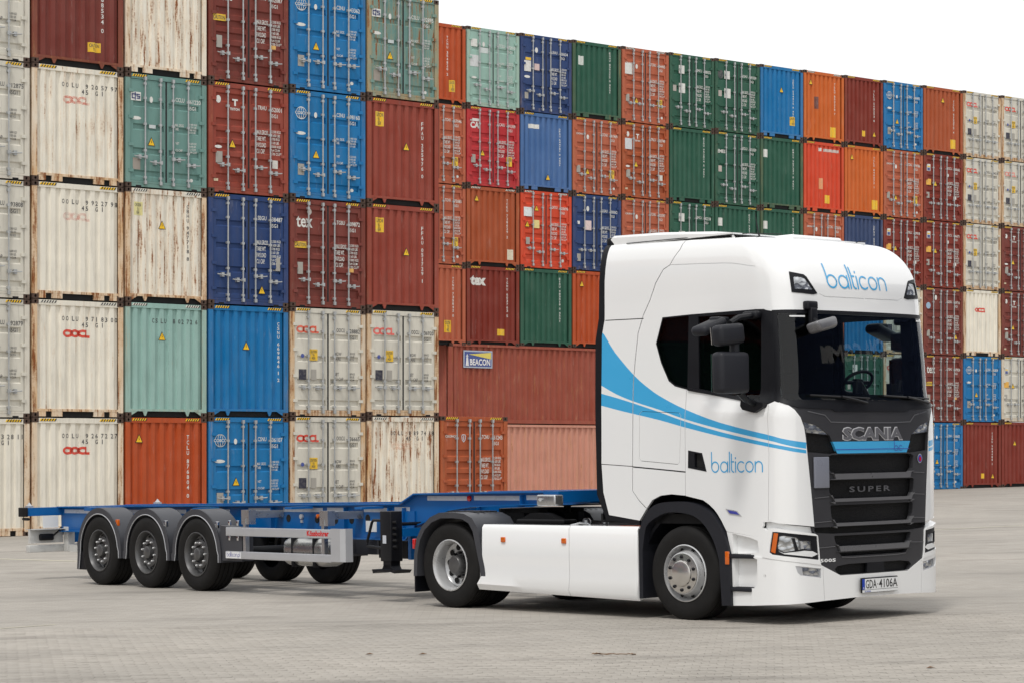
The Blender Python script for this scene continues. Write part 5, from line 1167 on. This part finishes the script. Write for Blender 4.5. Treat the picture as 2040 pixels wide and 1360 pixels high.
def build_skin():
    V = []; E = []; key = {}
    def vid(p):
        k = (round(p[0], 4), round(p[1], 4))
        if k not in key: key[k] = len(V); V.append(Vector(k))
        return key[k]
    for r in REG+[(None, p, None, 0, 0, 0) for p in PAINT]:
        ids = [vid(p) for p in densify(r[1])]
        for a, b_ in zip(ids, ids[1:]+ids[:1]):
            if a != b_: E.append((min(a, b_), max(a, b_)))
    a = 0; ts = []
    while a < 3.95: ts.append(a); a += .05 if a < 1.7 else .14
    ts = sorted(set([-q for q in ts]+ts)); vs = list(np.arange(.2, 3.42, .10))+list(np.arange(3.42, 4.43, .0625))
    for t_ in ts:
        for v_ in vs: vid((t_+.0007, v_+.0003))
    E = list(set(E))
    co, ed, fa, ov, oe, of = delaunay_2d_cdt(V, E, [], 0, 1e-5)
    co = np.array([c_[:] for c_ in co]); tri = np.array([f[:3] for f in fa]); cen = co[tri].mean(1)
    own = -np.ones(len(tri), int)
    for i, r in enumerate(REG): own[inpoly(cen, r[1])] = i
    paint = np.zeros(len(tri), bool)
    for p in PAINT: paint |= inpoly(cen, p)
    # orientation: make every triangle counter-clockwise in (t, v)
    A = co[tri]; cr = (A[:, 1, 0]-A[:, 0, 0])*(A[:, 2, 1]-A[:, 0, 1])-(A[:, 1, 1]-A[:, 0, 1])*(A[:, 2, 0]-A[:, 0, 0])
    ok = np.abs(cr) > 1e-9; tri[cr < 0] = tri[cr < 0][:, ::-1]
    P0 = {}; 
    def PN(i):
        if i not in P0: P0[i] = (S(co[i][0], min(co[i][1], 4.42)), N(co[i][0], min(co[i][1], 4.41)))
        return P0[i]
    sgn = 1 if np.dot(N(-2.5, 1.8), (0, -1, 0)) > 0 else -1
    parents = {}; groups = {}
    for i, r in enumerate(REG):
        sel = np.where((own == i) & ok)[0]
        if len(sel) == 0: continue
        groups.setdefault(i, sel)
    for i, sel in groups.items():
        name, poly, mat, off, depth, side = REG[i]
        verts = []; faces = []; mi = []; nor = []; idx = {}
        def gv(k):
            if k not in idx: p, n = PN(k); idx[k] = len(verts); verts.append(p+n*sgn*off); nor.append(n*sgn)
            return idx[k]
        ec = {}
        for q in sel:
            f = tri[q] if sgn > 0 else tri[q][::-1]
            faces.append(tuple(gv(k) for k in f)); mi.append(1 if (paint[q] and mat == 'white') else 0)
            for a_, b_ in ((f[0], f[1]), (f[1], f[2]), (f[2], f[0])): ec[(a_, b_)] = q
        loopn = [nor[k] for f in faces for k in f]; nsm = len(faces)
        if depth > 0 and 'glass' not in mat and mat != 'windshield':
            for (a_, b_), q in ec.items():
                if (b_, a_) in ec: continue
                pa, na = PN(a_); pb, nb = PN(b_); o = len(verts)
                verts += [pa+na*sgn*off, pb+nb*sgn*off, pb+nb*sgn*(off-depth), pa+na*sgn*(off-depth)]
                fn = np.cross(verts[o+3]-verts[o], verts[o+1]-verts[o]); ln = np.linalg.norm(fn)
                fn = fn/ln if ln > 0 else na
                faces.append((o, o+3, o+2, o+1)); mi.append(0); loopn += [fn]*4
        me = bpy.data.meshes.new(name); me.from_pydata([tuple(v_) for v_ in verts], [], faces); me.materials.append(M[mat])
        if any(mi): me.materials.append(M['sky_blue'])
        me.polygons.foreach_set('material_index', mi); me.polygons.foreach_set('use_smooth', [True]*len(faces)); me.update()
        me.normals_split_custom_set([tuple(map(float, n_)) for n_ in loopn])
        par = TR_
        PAR = {'quarter_glass': 'cab_door', 'door_glass': 'cab_door', 'window_frame': 'cab_door', 'window_sill': 'cab_door', 'handle_recess': 'cab_door', 'handle_hollow': 'cab_door', 'door_badge': 'cab_door', 'door_badge_face': 'cab_door', 'indicator_lamp': 'headlamp', 'lamp_divider': 'headlamp', 'lamp_strip': 'headlamp',
               'stripe_panel': 'grille_frame', 'grille_mesh': 'grille_frame', 'grille_bar': 'grille_frame', 'trim_line': 'grille_frame', 'radar_cover': 'grille_frame', 'grille_gap': 'grille_frame', 'grille_crease': 'grille_frame', 'side_mesh': 'grille_frame', 'windscreen': 'windscreen_frame'}
        pn = PAR.get(name)
        if name == 'lamp_glass': pn = {0: 'headlamp', 1: 'fog_lamp', 2: 'roof_lamp'}[0 if .7 < poly[0][1] < 1 else (1 if poly[0][1] < .7 else 2)]
        if pn: par = parents.get((pn, side)) or parents.get((pn, 0)) or TR_
        o = link(name, me, par); parents[(name, side)] = o
    # dark inner lining everywhere except behind the glass
    glassy = {i for i, r in enumerate(REG) if r[0] in ('door_glass', 'quarter_glass', 'windscreen')}
    body = [q for q in range(len(tri)) if own[q] >= 0 and own[q] not in glassy and ok[q] and cen[q][1] > 1.15 and cen[q][1] < 4.2 and REG[own[q]][0] != 'wheel_arch' and not (REG[own[q]][0] == 'rear_edge_trim')]
    verts = []; idx = {}; faces = []
    for q in body:
        f = []
        for k in tri[q][::-1] if sgn > 0 else tri[q]:
            if k not in idx: p, n = PN(k); idx[k] = len(verts); verts.append(tuple(p-n*sgn*.085))
            f.append(idx[k])
        faces.append(tuple(f))
    me = bpy.data.meshes.new('inner_lining'); me.from_pydata(verts, [], faces); me.materials.append(M['lining']); me.update(); link('inner_lining', me, TR_)
    return parents, sgn
CABP, SG = build_skin()
def on_skin(v, f, name, mat, off=.006, parent=None, smooth=True, **kw):
    """lay (t, v) artwork on the skin"""
    bm = bmesh.new(); vs = [bm.verts.new((a, c_, 0)) for a, c_ in v]
    for x in f:
        try: bm.faces.new([vs[i] for i in x])
        except ValueError: pass
    x0, x1 = v[:, 0].min(), v[:, 0].max(); k = math.ceil(x0/.08)*.08
    while k < x1: bmesh.ops.bisect_plane(bm, geom=bm.verts[:]+bm.edges[:]+bm.faces[:], plane_co=(k, 0, 0), plane_no=(1, 0, 0)); k += .08
    y0, y1 = v[:, 1].min(), v[:, 1].max(); k = math.ceil(y0/.05)*.05
    while k < y1: bmesh.ops.bisect_plane(bm, geom=bm.verts[:]+bm.edges[:]+bm.faces[:], plane_co=(0, k, 0), plane_no=(0, 1, 0)); k += .05
    for q in bm.verts: p = S(q.co.x, q.co.y)+N(q.co.x, q.co.y)*SG*off; q.co = Vector(p)
    if kw.get('thick'):
        r = bmesh.ops.extrude_face_region(bm, geom=bm.faces[:])
        for q in r['geom']:
            if isinstance(q, bmesh.types.BMVert): q.co += Vector((kw['thick'], 0, 0))
        bmesh.ops.recalc_face_normals(bm, faces=bm.faces[:])
    me = bpy.data.meshes.new(name); bm.to_mesh(me); bm.free(); me.materials.append(M[mat]); return link(name, me, parent or TR_)
# lettering on the cab
P, W = stroke_word('balticon'); v, f = stroke_geo(P, .135)
s_ = .715/W; on_skin(np.stack([-2.155+v[:, 0]*s_, 1.563+v[:, 1]*s_*1.02], 1), f, 'lettering', 'sky_blue', .002, CABP[('cab_door', -1)])
s_ = .97/W; on_skin(np.stack([-.560+v[:, 0]*s_, 3.445+v[:, 1]*s_*1.05], 1), f, 'lettering', 'sky_blue', .004)
M['letter_edge'] = simple('bright_letter_edge', (.75, .75, .77), .3, .2, var=.04)
M['light_steel_letter'] = simple('raised_grey_letters', (.17, .17, .185), .3, .3, var=.05)
v, f = fit_text('SCANIA', -.468, .480, 1.864, 2.008, .065, spacing=.95); on_skin(v, f, 'lettering', 'letter_edge', .004, CABP[('grille_frame', 0)])
v, f = fit_text('SCANIA', -.458, .470, 1.873, 1.999, .040, spacing=.98); on_skin(v, f, 'lettering', 'light_steel_letter', .010, CABP[('grille_frame', 0)])
v, f = fit_text('SUPER', -.338, .30, 1.334, 1.393, .02, spacing=1.35); on_skin(v, f, 'lettering', 'bar_grey', -.035, CABP[('grille_frame', 0)])
v, f = fit_text('500S', -.80, -.585, .628, .664, .04, spacing=1.1); on_skin(v, f, 'lettering', 'white_print', .004, CABP[('grille_frame', 0)])
P, W = stroke_word('bc'); v, f = stroke_geo(P, .10); s_ = .13/W; on_skin(np.stack([.325+v[:, 0]*s_, 1.755+v[:, 1]*s_*.9], 1), f, 'lettering', 'blue_print', .010, CABP[('grille_frame', 0)])
v, f = stroke_geo([[(-.56, 1.776), (.58, 1.776)]], .007); on_skin(v, f, 'pinstripe', 'blue_print', .010, CABP[('grille_frame', 0)])
# emblem, grey plate, number plate
def skin_disc(t_, v_, r, rz, mat, off, name, parent=None, n=20): 
    P = np.array([(t_+r*math.cos(2*math.pi*i/n), v_+rz*math.sin(2*math.pi*i/n)) for i in range(n)]); return on_skin(P, [tuple(range(n))], name, mat, off, parent)
e = skin_disc(.775, 1.668, .043, .050, 'rim_silver', .010, 'emblem', thick=0) if False else skin_disc(.775, 1.668, .043, .050, 'rim_silver', .008, 'emblem')
skin_disc(.775, 1.668, .034, .040, 'plate_blue', .011, 'emblem_field', e); skin_disc(.775, 1.664, .020, .026, 'red_lens', .013, 'emblem_mark', e)
b = MB(); p = S(-.775, 1.545); n = N(-.775, 1.545)*SG; tv = Vector((n[1], -n[0], 0)).normalized()
b.box((-.105, -.012, -.158), (.105, .012, .158), bev=.006); o = part('sensor_plate', b, 'lens_grey', TR_, loc=Vector(p+n*.016)); o.rotation_euler = (0, 0, math.atan2(-n[0], n[1])+math.pi)
b = MB(); b.box((-.302, -.012, -.078), (.302, .012, .078), bev=.008); pl = part('number_plate', b, 'black_plastic', TR_, loc=(1.600, 0, .368)); pl.rotation_euler = (0, 0, math.pi/2)
b = MB(); b.box((-.255, -.016, -.045), (.294, -.0125, .066)); link('plate_field', b.mesh('plate_field', 'white_print'), pl)
b = MB(); b.box((-.294, -.016, -.045), (-.256, -.0125, .066)); link('plate_band', b.mesh('plate_band', 'plate_blue'), pl)
b = MB(); b.box((-.294, -.015, -.074), (.294, -.0125, -.049)); link('plate_holder_strip', b.mesh('plate_holder_strip', 'white_print'), pl)
def on_plate(s, x0, x1, z0, z1, mat, bold=0., y=-.0175):
    v, f = fit_text(s, x0, x1, z0, z1, bold); b = MB(); b.add([(a, y, c_) for a, c_ in v], [tuple(q) for q in f]); link('lettering', b.mesh('lettering', mat), pl)
on_plate('GDA', -.245, -.065, -.034, .056, 'stripe_black', .008); on_plate('4106A', -.025, .285, -.034, .056, 'stripe_black', .008); on_plate('°', -.053, -.038, .0, .014, 'stripe_black', .02)
on_plate('PL', -.287, -.264, -.040, -.018, 'white_print', .02); on_plate('SCANIA', -.26, -.16, -.070, -.054, 'plate_blue', .01)
# roof cap, rear wall, fairing
ts = np.concatenate([np.linspace(-3.78, -1.7, 14), np.linspace(-1.65, 1.65, 45), np.linspace(1.7, 3.78, 14)])
ringp = [S(t_, 4.42) for t_ in ts]; b = MB(); V = []; K = 8
for k in range(K+1):
    u = k/K
    for p in ringp: cx_ = -.1; V.append((p[0]+(min(max(p[0], -1.3), .9)*.0+cx_-p[0])*u*(1 if abs(p[0]) < 9 else 1) if False else p[0]*(1-u)+(-.35 if p[0] < .2 else .15)*u, p[1]*(1-u), p[2]+.035*math.sin(u*math.pi/2)))
n = len(ringp); b.add(V, [(k*n+i, k*n+i+1, (k+1)*n+i+1, (k+1)*n+i) for k in range(K) for i in range(n-1)], 0, True); part('roof', b, 'white', TR_)
b = MB(); zs = [1.05, 1.35, 2.0, 3.0, 3.42, 3.6, 3.8, 4.0, 4.2, 4.42]; V = []
for z in zs:
    p = S(-3.86, z); V += [(p[0]+.03, p[1]+.02, p[2]), (p[0]+.03, -p[1]-.02, p[2])]
b.add(V, [(2*i, 2*i+1, 2*i+3, 2*i+2) for i in range(len(zs)-1)]); part('rear_wall', b, 'lining', TR_)
b = MB(); F_ = [(-1.10, 4.055), (-1.15, 4.135), (-1.13, 4.152), (-.4, 4.132), (.35, 4.082), (.62, 4.045), (.62, 4.03), (-1.1, 4.03)]
nv = len(F_); V = []; ys = [-1.10, -1.06, -.8, 0, .8, 1.06, 1.10]
for j, y in enumerate(ys): 
    k = {0: -.03, 6: -.03, 1: -.004, 5: -.004}.get(j, .0); V += [(x, y, z+(k if z > 4.06 else 0)-.0) for x, z in F_]
m_ = len(ys)
b.add(V, [(j*nv+i, j*nv+(i+1) % nv, (j+1)*nv+(i+1) % nv, (j+1)*nv+i) for j in range(m_-1) for i in range(nv)]+[tuple(range(nv)), tuple((m_-1)*nv+i for i in range(nv))], 0, True); part('roof_air_deflector', b, 'white', TR_)
b = MB(); b.box((-1.24, -1.08, 4.0), (-1.145, 1.08, 4.13), bev=.02); part('deflector_edge', b, 'black_plastic', TR_)
for s in (-1, 1): b = MB(); b.tube([(-.9, s*1.11, 4.045), (-.2, s*1.11, 4.04), (.35, s*1.07, 4.035), (.7, s*.9, 4.04), (.95, s*.7, 4.02)], .005, 6); part('roof_seal', b, 'gasket', TR_)
b = MB(); b.box((.25, -.42, 3.98), (.85, .42, 4.045), bev=.03); part('roof_hatch', b, 'white', TR_)
b = MB(); b.tube([(.72, -.78, 4.0), (.70, -.78, 4.05), (.66, -.78, 4.26)], [.012, .008, .003], 6); part('aerial', b, 'black_plastic', TR_)
b = MB(); b.box((-1.30, -1.17, 1.02), (1.15, 1.17, 1.12)); part('cab_floor', b, 'dark', TR_)
# cab interior
b = MB(); b.prism([(1.36, 2.26), (1.36, 1.7), (.70, 1.7), (.74, 2.18), (.86, 2.34), (1.05, 2.36)], 1, -1.10, 1.10); part('dashboard', b, 'lining', TR_)
for s in (-1, 1):
    b = MB(); b.box((-.15, s*.68-.26, 1.85), (.38, s*.68+.26, 2.02), bev=.05); b.prism([(-.22, 1.95), (-.05, 1.95), (-.16, 2.62), (-.30, 2.62)], 1, s*.68-.24, s*.68+.24); b.box((-.30, s*.68-.13, 2.63), (-.20, s*.68+.13, 2.85), bev=.04); part('seat', b, 'seat', TR_)
b = MB(); b.tube([(.80+.10*math.sin(a)*.9, .70+.23*math.cos(a), 2.50+.21*math.sin(a)*.55) for a in np.linspace(0, 2*math.pi, 24, endpoint=False)], .018, 8, closed=True); b.tube([(.80, .70, 2.50), (.98, .70, 2.25)], .05, 8); b.tube([(.80, .50, 2.50), (.80, .90, 2.50)], .022, 8); b.box((.76, .64, 2.46), (.84, .76, 2.54), bev=.02); part('steering_wheel', b, 'black_plastic', TR_)
for s in (-1, 1): b = MB(); b.box((-1.0, s*1.10, 2.3), (.14, s*1.12, 3.3)); part('curtain', b, 'lining', TR_)
b = MB(); b.box((-1.20, -1.1, 2.0), (-.60, 1.1, 2.12)); b.box((-1.22, -1.1, 1.2), (-1.18, 1.1, 3.9)); part('bunk', b, 'lining', TR_)
b = MB(); b.box((.2, -1.08, 3.18), (1.22, 1.08, 3.22)); part('headliner', b, 'lining', TR_)
b = MB(); b.prism([(1.05, .88), (1.12, .88), (1.12, 1.08), (1.05, 1.08)], 2, 2.36, 2.48); b.tube([(1.10, 1.0, 2.4), (1.12, 1.02, 2.52)], .04, 8); b.box((1.06, .28, 2.36), (1.12, .38, 2.5), bev=.01); part('dash_screen', b, 'black_plastic', TR_)
for s in (-1, 1): v, f = stroke_geo([[(s*1.03-.085, 3.135), (s*1.03+.085, 3.135)]], .016); on_skin(v, f, 'marker_light', 'white_print', .004)
# wipers
for y0, y1 in ((-.95, -.08), (.15, 1.0)):
    b = MB(); pts = [S(y0+(y1-y0)*i/8, 2.33-.03*i/8)+N(y0+(y1-y0)*i/8, 2.31)*SG*.03 for i in range(9)]; b.tube(pts, .011, 6)
    q = S((y0+y1)/2, 2.315)+N(0, 2.3)*SG*.045; r = S(y1-.05, 2.25)+N(y1, 2.25)*SG*.04; b.tube([q, (Vector(q)+Vector(r))/2+Vector((.015, 0, 0)), r], .014, 6); part('wiper', b, 'black_plastic', TR_)
# mirrors: the near pair stands out, the far pair is folded back along the door
for s in (-1, 1):
    for hw, hh, yy, zz, tlt in ((.205, .21, 1.715, 2.565, 0), (.175, .105, 1.745, 2.945, -6)):
        b = MB(); b.box((-.085, -hw, -hh), (.085, hw, hh), bev=.05); o = part('side_mirror', b, 'fender_plastic', TR_)
        if s < 0: o.location = (1.115, -yy, zz); o.rotation_euler = (R_(-tlt), 0, R_(-4))
        else: o.location = (.96, 1.375, zz); o.rotation_euler = (0, 0, R_(86))
        b = MB(); b.box((-.093, -hw+.02, -hh+.02), (-.083, hw-.02, hh-.02)); link('mirror_glass', b.mesh('mirror_glass', 'chrome'), o)
    k_ = 1.66 if s < 0 else 1.375
    b = MB(); b.tube([(1.12, s*k_, 2.75), (1.12, s*k_, 2.87)], .05, 8); part('mirror_joint', b, 'fender_plastic', TR_)
    b = MB(); b.tube([(1.10, s*(k_+.04), 3.06), (1.09, s*(k_-.10), 3.12), (1.02, s*1.25, 3.155)], .032, 8); b.box((.90, s*1.20, 3.12), (1.10, s*1.30, 3.20), bev=.03)
    b.tube([(1.12, s*(k_-.06), 2.37), (1.10, s*(k_*.5+.65), 2.30), (1.06, s*1.25, 2.24)], .034, 8); b.prism([(.90, 2.30), (1.20, 2.26), (1.19, 2.22), (1.08, 2.165), (.92, 2.20), (.89, 2.24)], 1, s*1.215, s*1.33); part('mirror_arm', b, 'black_plastic', TR_)
    b = MB(); b.box((-.10, -.20, -.055), (.12, .18, .055), bev=.05); o = part('kerb_mirror', b, 'fender_plastic', TR_, loc=(.62, s*(1.48 if s < 0 else 1.36), 3.055)); o.rotation_euler = (R_(18)*-s, 0, 0)
    b = MB(); b.box((.56, s*1.22, 3.10), (.68, s*1.42, 3.16), bev=.02); part('mirror_bracket', b, 'fender_plastic', TR_)
b = MB(); p = S(-.86, 3.24); b.box((p[0]-.02, p[1]-.09, 3.20), (p[0]+.06, p[1]+.075, 3.29), bev=.02); b.box((p[0]+.02, p[1]-.05, 3.06), (p[0]+.07, p[1]+.05, 3.22), bev=.012); b.tube([(p[0]+.045, p[1], 3.10), (p[0]+.16, p[1]-.03, 3.04)], .03, 8); part('front_mirror_arm', b, 'black_plastic', TR_)
bm = bmesh.new(); bmesh.ops.create_cube(bm, size=1)
for v_ in bm.verts: v_.co = Vector((v_.co.x*.17, v_.co.y*(.42 if v_.co.z > 0 else .36), v_.co.z*.115+abs(v_.co.y)*.0))
bmesh.ops.bevel(bm, geom=bm.edges[:], offset=.04, segments=4, profile=.5, affect='EDGES'); b = MB(); b.bm(bm, 0, True); o = part('front_mirror', b, 'bar_grey', TR_, loc=(1.60, -.855, 3.035)); o.rotation_euler = (R_(10), R_(-14), R_(8))
# side skirts, rear mudguards, chassis
for s in (-1, 1):
    lay = [(1.235, .985), (1.262, .95), (1.268, .60), (1.262, .42), (1.285, .30), (1.25, .235)]
    for x0, x1, nm in ((-3.20, -1.716, 'side_skirt'), (-1.708, -.66, 'side_skirt')):
        b = MB(); xs = np.linspace(x0, x1, 9); V = []
        for x in xs:
            k = (x+3.20)/2.54
            for (y, z) in lay:
                zz = z-(.05*k if z < .35 else 0); xx = x
                if x < -3.15: xx = x+(-.02 if z < .35 else .06*(1-abs(z-.9)*.2))
                V.append((xx, s*y, zz))
        m_ = len(lay); n = len(xs); fs = [(i*m_+j, (i+1)*m_+j, (i+1)*m_+j+1, i*m_+j+1) for i in range(n-1) for j in range(m_-1)]
        o2 = len(V); V += [(V[i*m_][0], s*.98, .985) for i in range(n)]; fs += [(i*m_, o2+i, o2+i+1, (i+1)*m_) for i in range(n-1)]
        V += [(V[i*m_+m_-1][0], s*1.05, .24) for i in range(n)]; fs += [(i*m_+m_-1, (i+1)*m_+m_-1, o2+n+i+1, o2+n+i) for i in range(n-1)]
        fs += [tuple([j for j in range(m_)]+[o2+n, o2]), tuple([(n-1)*m_+j for j in range(m_)]+[o2+2*n-1, o2+n-1])]
        b.add(V, fs, 0, True); sk = part(nm, b, 'white', TR_)
        xl = -2.78 if x0 < -3 else -1.79
        b2 = MB(); b2.box((xl-.035, s*1.262, .785), (xl+.035, s*1.282, .845), bev=.008); link('side_marker_lamp', b2.mesh('side_marker_lamp', 'amber'), sk)
    # rear mudguard over the drive wheels
    out = [(-4.36, .36), (-4.345, .62), (-4.30, .80), (-4.20, .95), (-4.05, 1.06), (-3.88, 1.115), (-3.62, 1.118), (-3.45, 1.105), (-3.31, 1.055), (-3.225, .95), (-3.17, .75), (-3.11, .50), (-3.09, .36)]
    inn = [(-4.30, .36), (-4.285, .62), (-4.24, .78), (-4.15, .91), (-4.02, 1.0), (-3.86, 1.05), (-3.63, 1.052), (-3.48, 1.04), (-3.37, .995), (-3.30, .90), (-3.25, .72), (-3.19, .50), (-3.17, .36)]
    b = MB(); ribbon(b, out, inn, s*.66, s*1.268); mg = part('rear_mudguard', b, 'grey_fender', TR_)
    for y in (.75, .84, .93, 1.02): b = MB(); b.box((-3.98, s*y-.012, 1.112), (-3.45, s*y+.012, 1.128), bev=.005); link('stiffening_rib', b.mesh('stiffening_rib', 'fender_plastic'), mg)
    for xx in (-3.44, -3.30):
        pass
    b = MB(); b.box((-4.365, s*.68, .17), (-4.345, s*1.25, .42)); b.box((-4.345, s*1.235, .18), (-4.06, s*1.25, .36)) if False else None; link('mud_flap', b.mesh('mud_flap', 'black_plastic'), mg)
    b = MB(); b.box((-4.40, s*1.02, .68), (-4.355, s*1.25, .80), bev=.01); link('tail_lamp', b.mesh('tail_lamp', 'red_lens'), mg)
    wheel(TR_, 0, s*1.085, s, 'steer'); wheel(TR_, -3.75, s*1.075, s, 'drive'); wheel(TR_, -3.75, s*.74, s, 'drive')
    b = MB(); ribbon(b, arc(0, .50, .70, 200, -20, 24), arc(0, .50, .66, 200, -20, 24), s*.70, s*1.17); part('wheel_arch_liner', b, 'black_plastic', TR_)
    b = MB(); b.box((-4.6, s*.38, .72), (1.2, s*.46, .98)); part('chassis_rail', b, 'dark', TR_)
    # steps below the door
    for z, x0, x1 in ((.715, .62, 1.02), (.375, .62, .99)):
        b = MB(); b.box((x0, s*1.20, z-.04), (x1, s*1.315, z), bev=.008); 
        for k in range(12): b.box((x0+.01+k*(x1-x0-.04)/12, s*1.21, z), (x0+.022+k*(x1-x0-.04)/12, s*1.31, z+.006))
        part('step_tread', b, 'fender_plastic', TR_)
    b = MB(); p = S(s*1.915, .67)+N(s*1.915, .67)*SG*.04; b.box((p[0]-.02, p[1]-.01, .61), (p[0]+.03, p[1]+.012, .745), bev=.006); part('side_marker_lamp', b, 'amber', TR_)
    b = MB(); b.box((-3.18, s*.50, .30), (-.72, s*1.2, .95)); part('battery_and_tank_box', b, 'dark', TR_)
    b = MB(); y0 = s*.46; b.box((-1.28, min(y0, s*1.22), .955), (-.70, max(y0, s*1.22), .995)); part('deck_step', b, 'alu', TR_) if False else None
b = MB(); b.box((-1.10, -.70, .30), (1.30, .70, 1.10)); b.box((-3.2, -.5, .34), (-1.1, .5, .90)); part('engine', b, 'dark', TR_)  # plain box for the engine, shaped low to block light under the cab
b = MB(); b.box((.9, -1.15, .30), (1.42, 1.15, .95)); part('bumper_backing', b, 'dark', TR_)  # backing box reaching down to shade the ground under the bumper
b = MB(); b.box((-3.15, -.46, .93), (-.80, .46, .97)); b.box((-3.1, .50, .95), (-.75, 1.22, .975)); b.box((-3.1, -1.22, .95), (-.75, -.50, .975)); part('catwalk_deck', b, 'dark', TR_)
for x in (-3.75, 0): b = MB(); b.tube([(x, -.75, .5), (x, .75, .5)], .13, 14); b.lathe([(0, -.2), (.24, -.15), (.28, 0), (.24, .15), (0, .2)], 20, c=(x, 0, .5)); part('axle', b, 'dark', TR_)
# fifth wheel and the clutter behind the cab
b = MB(); n = 22; pts = [(-3.55+.45*math.cos(R_(a)), .46*math.sin(R_(a))) for a in range(35, 326, 15)]+[(-3.05, -.30), (-3.35, -.05), (-3.35, .05), (-3.05, .30)]
b.prism(pts, 2, 1.09, 1.14); b.box((-3.75, -.5, .97), (-3.25, -.40, 1.09)); b.box((-3.75, .40, .97), (-3.25, .5, 1.09)); b.prism([(-3.9, .97), (-3.1, .97), (-3.25, 1.09), (-3.7, 1.09)], 1, -.12, .12); part('fifth_wheel', b, 'dark', TR_)
for i, (x, y, z, r) in enumerate([(-3.02, -.58, 1.0, .05), (-2.95, -.42, 1.02, .045), (-2.2, -.50, .99, .05), (-2.05, -.35, .99, .04)]): b = MB(); b.lathe([(r, 0), (r, .06), (r*.6, .08), (0, .08)], 14, axis=2, c=(x, y, z-.03)); part('air_fitting', b, 'dark' if i < 2 else 'alu', TR_)
b = MB(); b.box((-3.15, -.72, .965), (-2.35, -.50, 1.03), bev=.02); b.prism([(-3.1, 1.03), (-2.5, 1.03), (-2.7, 1.10), (-2.95, 1.10)], 1, -.68, -.54); part('ramp_bracket', b, 'dark', TR_)
for k, (ya, yb) in enumerate(((-.25, -.12), (-.05, 0), (.15, .12))):
    b = MB(); b.tube([(-1.38, ya, 1.9), (-1.7, ya*1.2, 1.25), (-2.1, yb, 1.12), (-2.6, yb, 1.30)], .017, 8); part('coiled_hose', b, ['black_plastic', 'red_print', 'black_plastic'][k], TR_)
b = MB(); b.tube([(-1.9, -1.05, .98), (-1.8, -1.0, 1.005), (-1.65, -1.02, 1.0), (-1.55, -1.1, .985)], .012, 6); part('cable_loop', b, 'alu', TR_)
b = MB(); b.lathe([(.012, 0), (.012, .004), (0, .004)], 12, c=(1.165, -1.305, .506)); part('sensor_hole', b, 'black_hole', TR_)

# ================================================================== SMALL THINGS ON THE PAVING
M['leaf'] = simple('dry_leaf', (.16, .09, .045), .8, var=.4)
M['line_paint'] = simple('worn_yellow_line', (.52, .49, .38), .8, var=.25, nscale=6)
b = MB(); rr = random.Random(3); x, y = .72, 20.62; pts = []
for i in range(14): pts.append((x+i*.028, y+.025*math.sin(i*1.3)+rr.uniform(-.01, .01), zg(.9)+.018+rr.uniform(0, .006)))
b.tube(pts, .0045, 5); b.tube([pts[3], (pts[3][0]+.06, pts[3][1]+.06, pts[3][2])], .003, 5)
for i in (0, 1, 2, 12): p = pts[i]; b.add([(p[0]-.03, p[1]-.02, p[2]), (p[0]+.02, p[1]-.015, p[2]+.008), (p[0]+.03, p[1]+.02, p[2]), (p[0]-.01, p[1]+.025, p[2]+.01)], [(0, 1, 2, 3)])
tw = thing('dry_twig', 'thin dry twig lying on the paving in front of the lorry', 'twig', None, b.mesh('dry_twig', 'shade_red'))
for (x, y, lab) in ((-.80, 21.02, 'small dark leaf on the paving left of the twig'), (-1.28, 21.11, 'tiny dark leaf furthest left on the foreground paving'), (3.35, 18.9, 'tiny leaf on the paving near the lower right corner')):
    b = MB(); z = zg(x)+.012; b.add([(x-.035, y-.01, z), (x, y-.025, z+.01), (x+.045, y, z+.004), (x+.005, y+.022, z+.014)], [(0, 1, 2), (0, 2, 3)]); thing('fallen_leaf', lab, 'leaf', None, b.mesh('fallen_leaf', 'leaf'))
def ground_line(x0, y0, x1, y1, w, name='painted_line'):
    b = MB(); d = math.hypot(x1-x0, y1-y0); nx, ny = -(y1-y0)/d*w/2, (x1-x0)/d*w/2; K = 10
    V = []; 
    for i in range(K+1):
        x, y = x0+(x1-x0)*i/K, y0+(y1-y0)*i/K; V += [(x+nx, y+ny, zg(x+nx)+.004), (x-nx, y-ny, zg(x-nx)+.004)]
    b.add(V, [(2*i, 2*i+1, 2*i+3, 2*i+2) for i in range(K)]); link(name, b.mesh(name, 'line_paint'), ground)
ground_line(-11.2, 45.6, -6.2, 40.9, .16); ground_line(-5.9, 25.0, -5.0, 25.85, .05); ground_line(8.2, 50.5, 13.5, 55.0, .12)
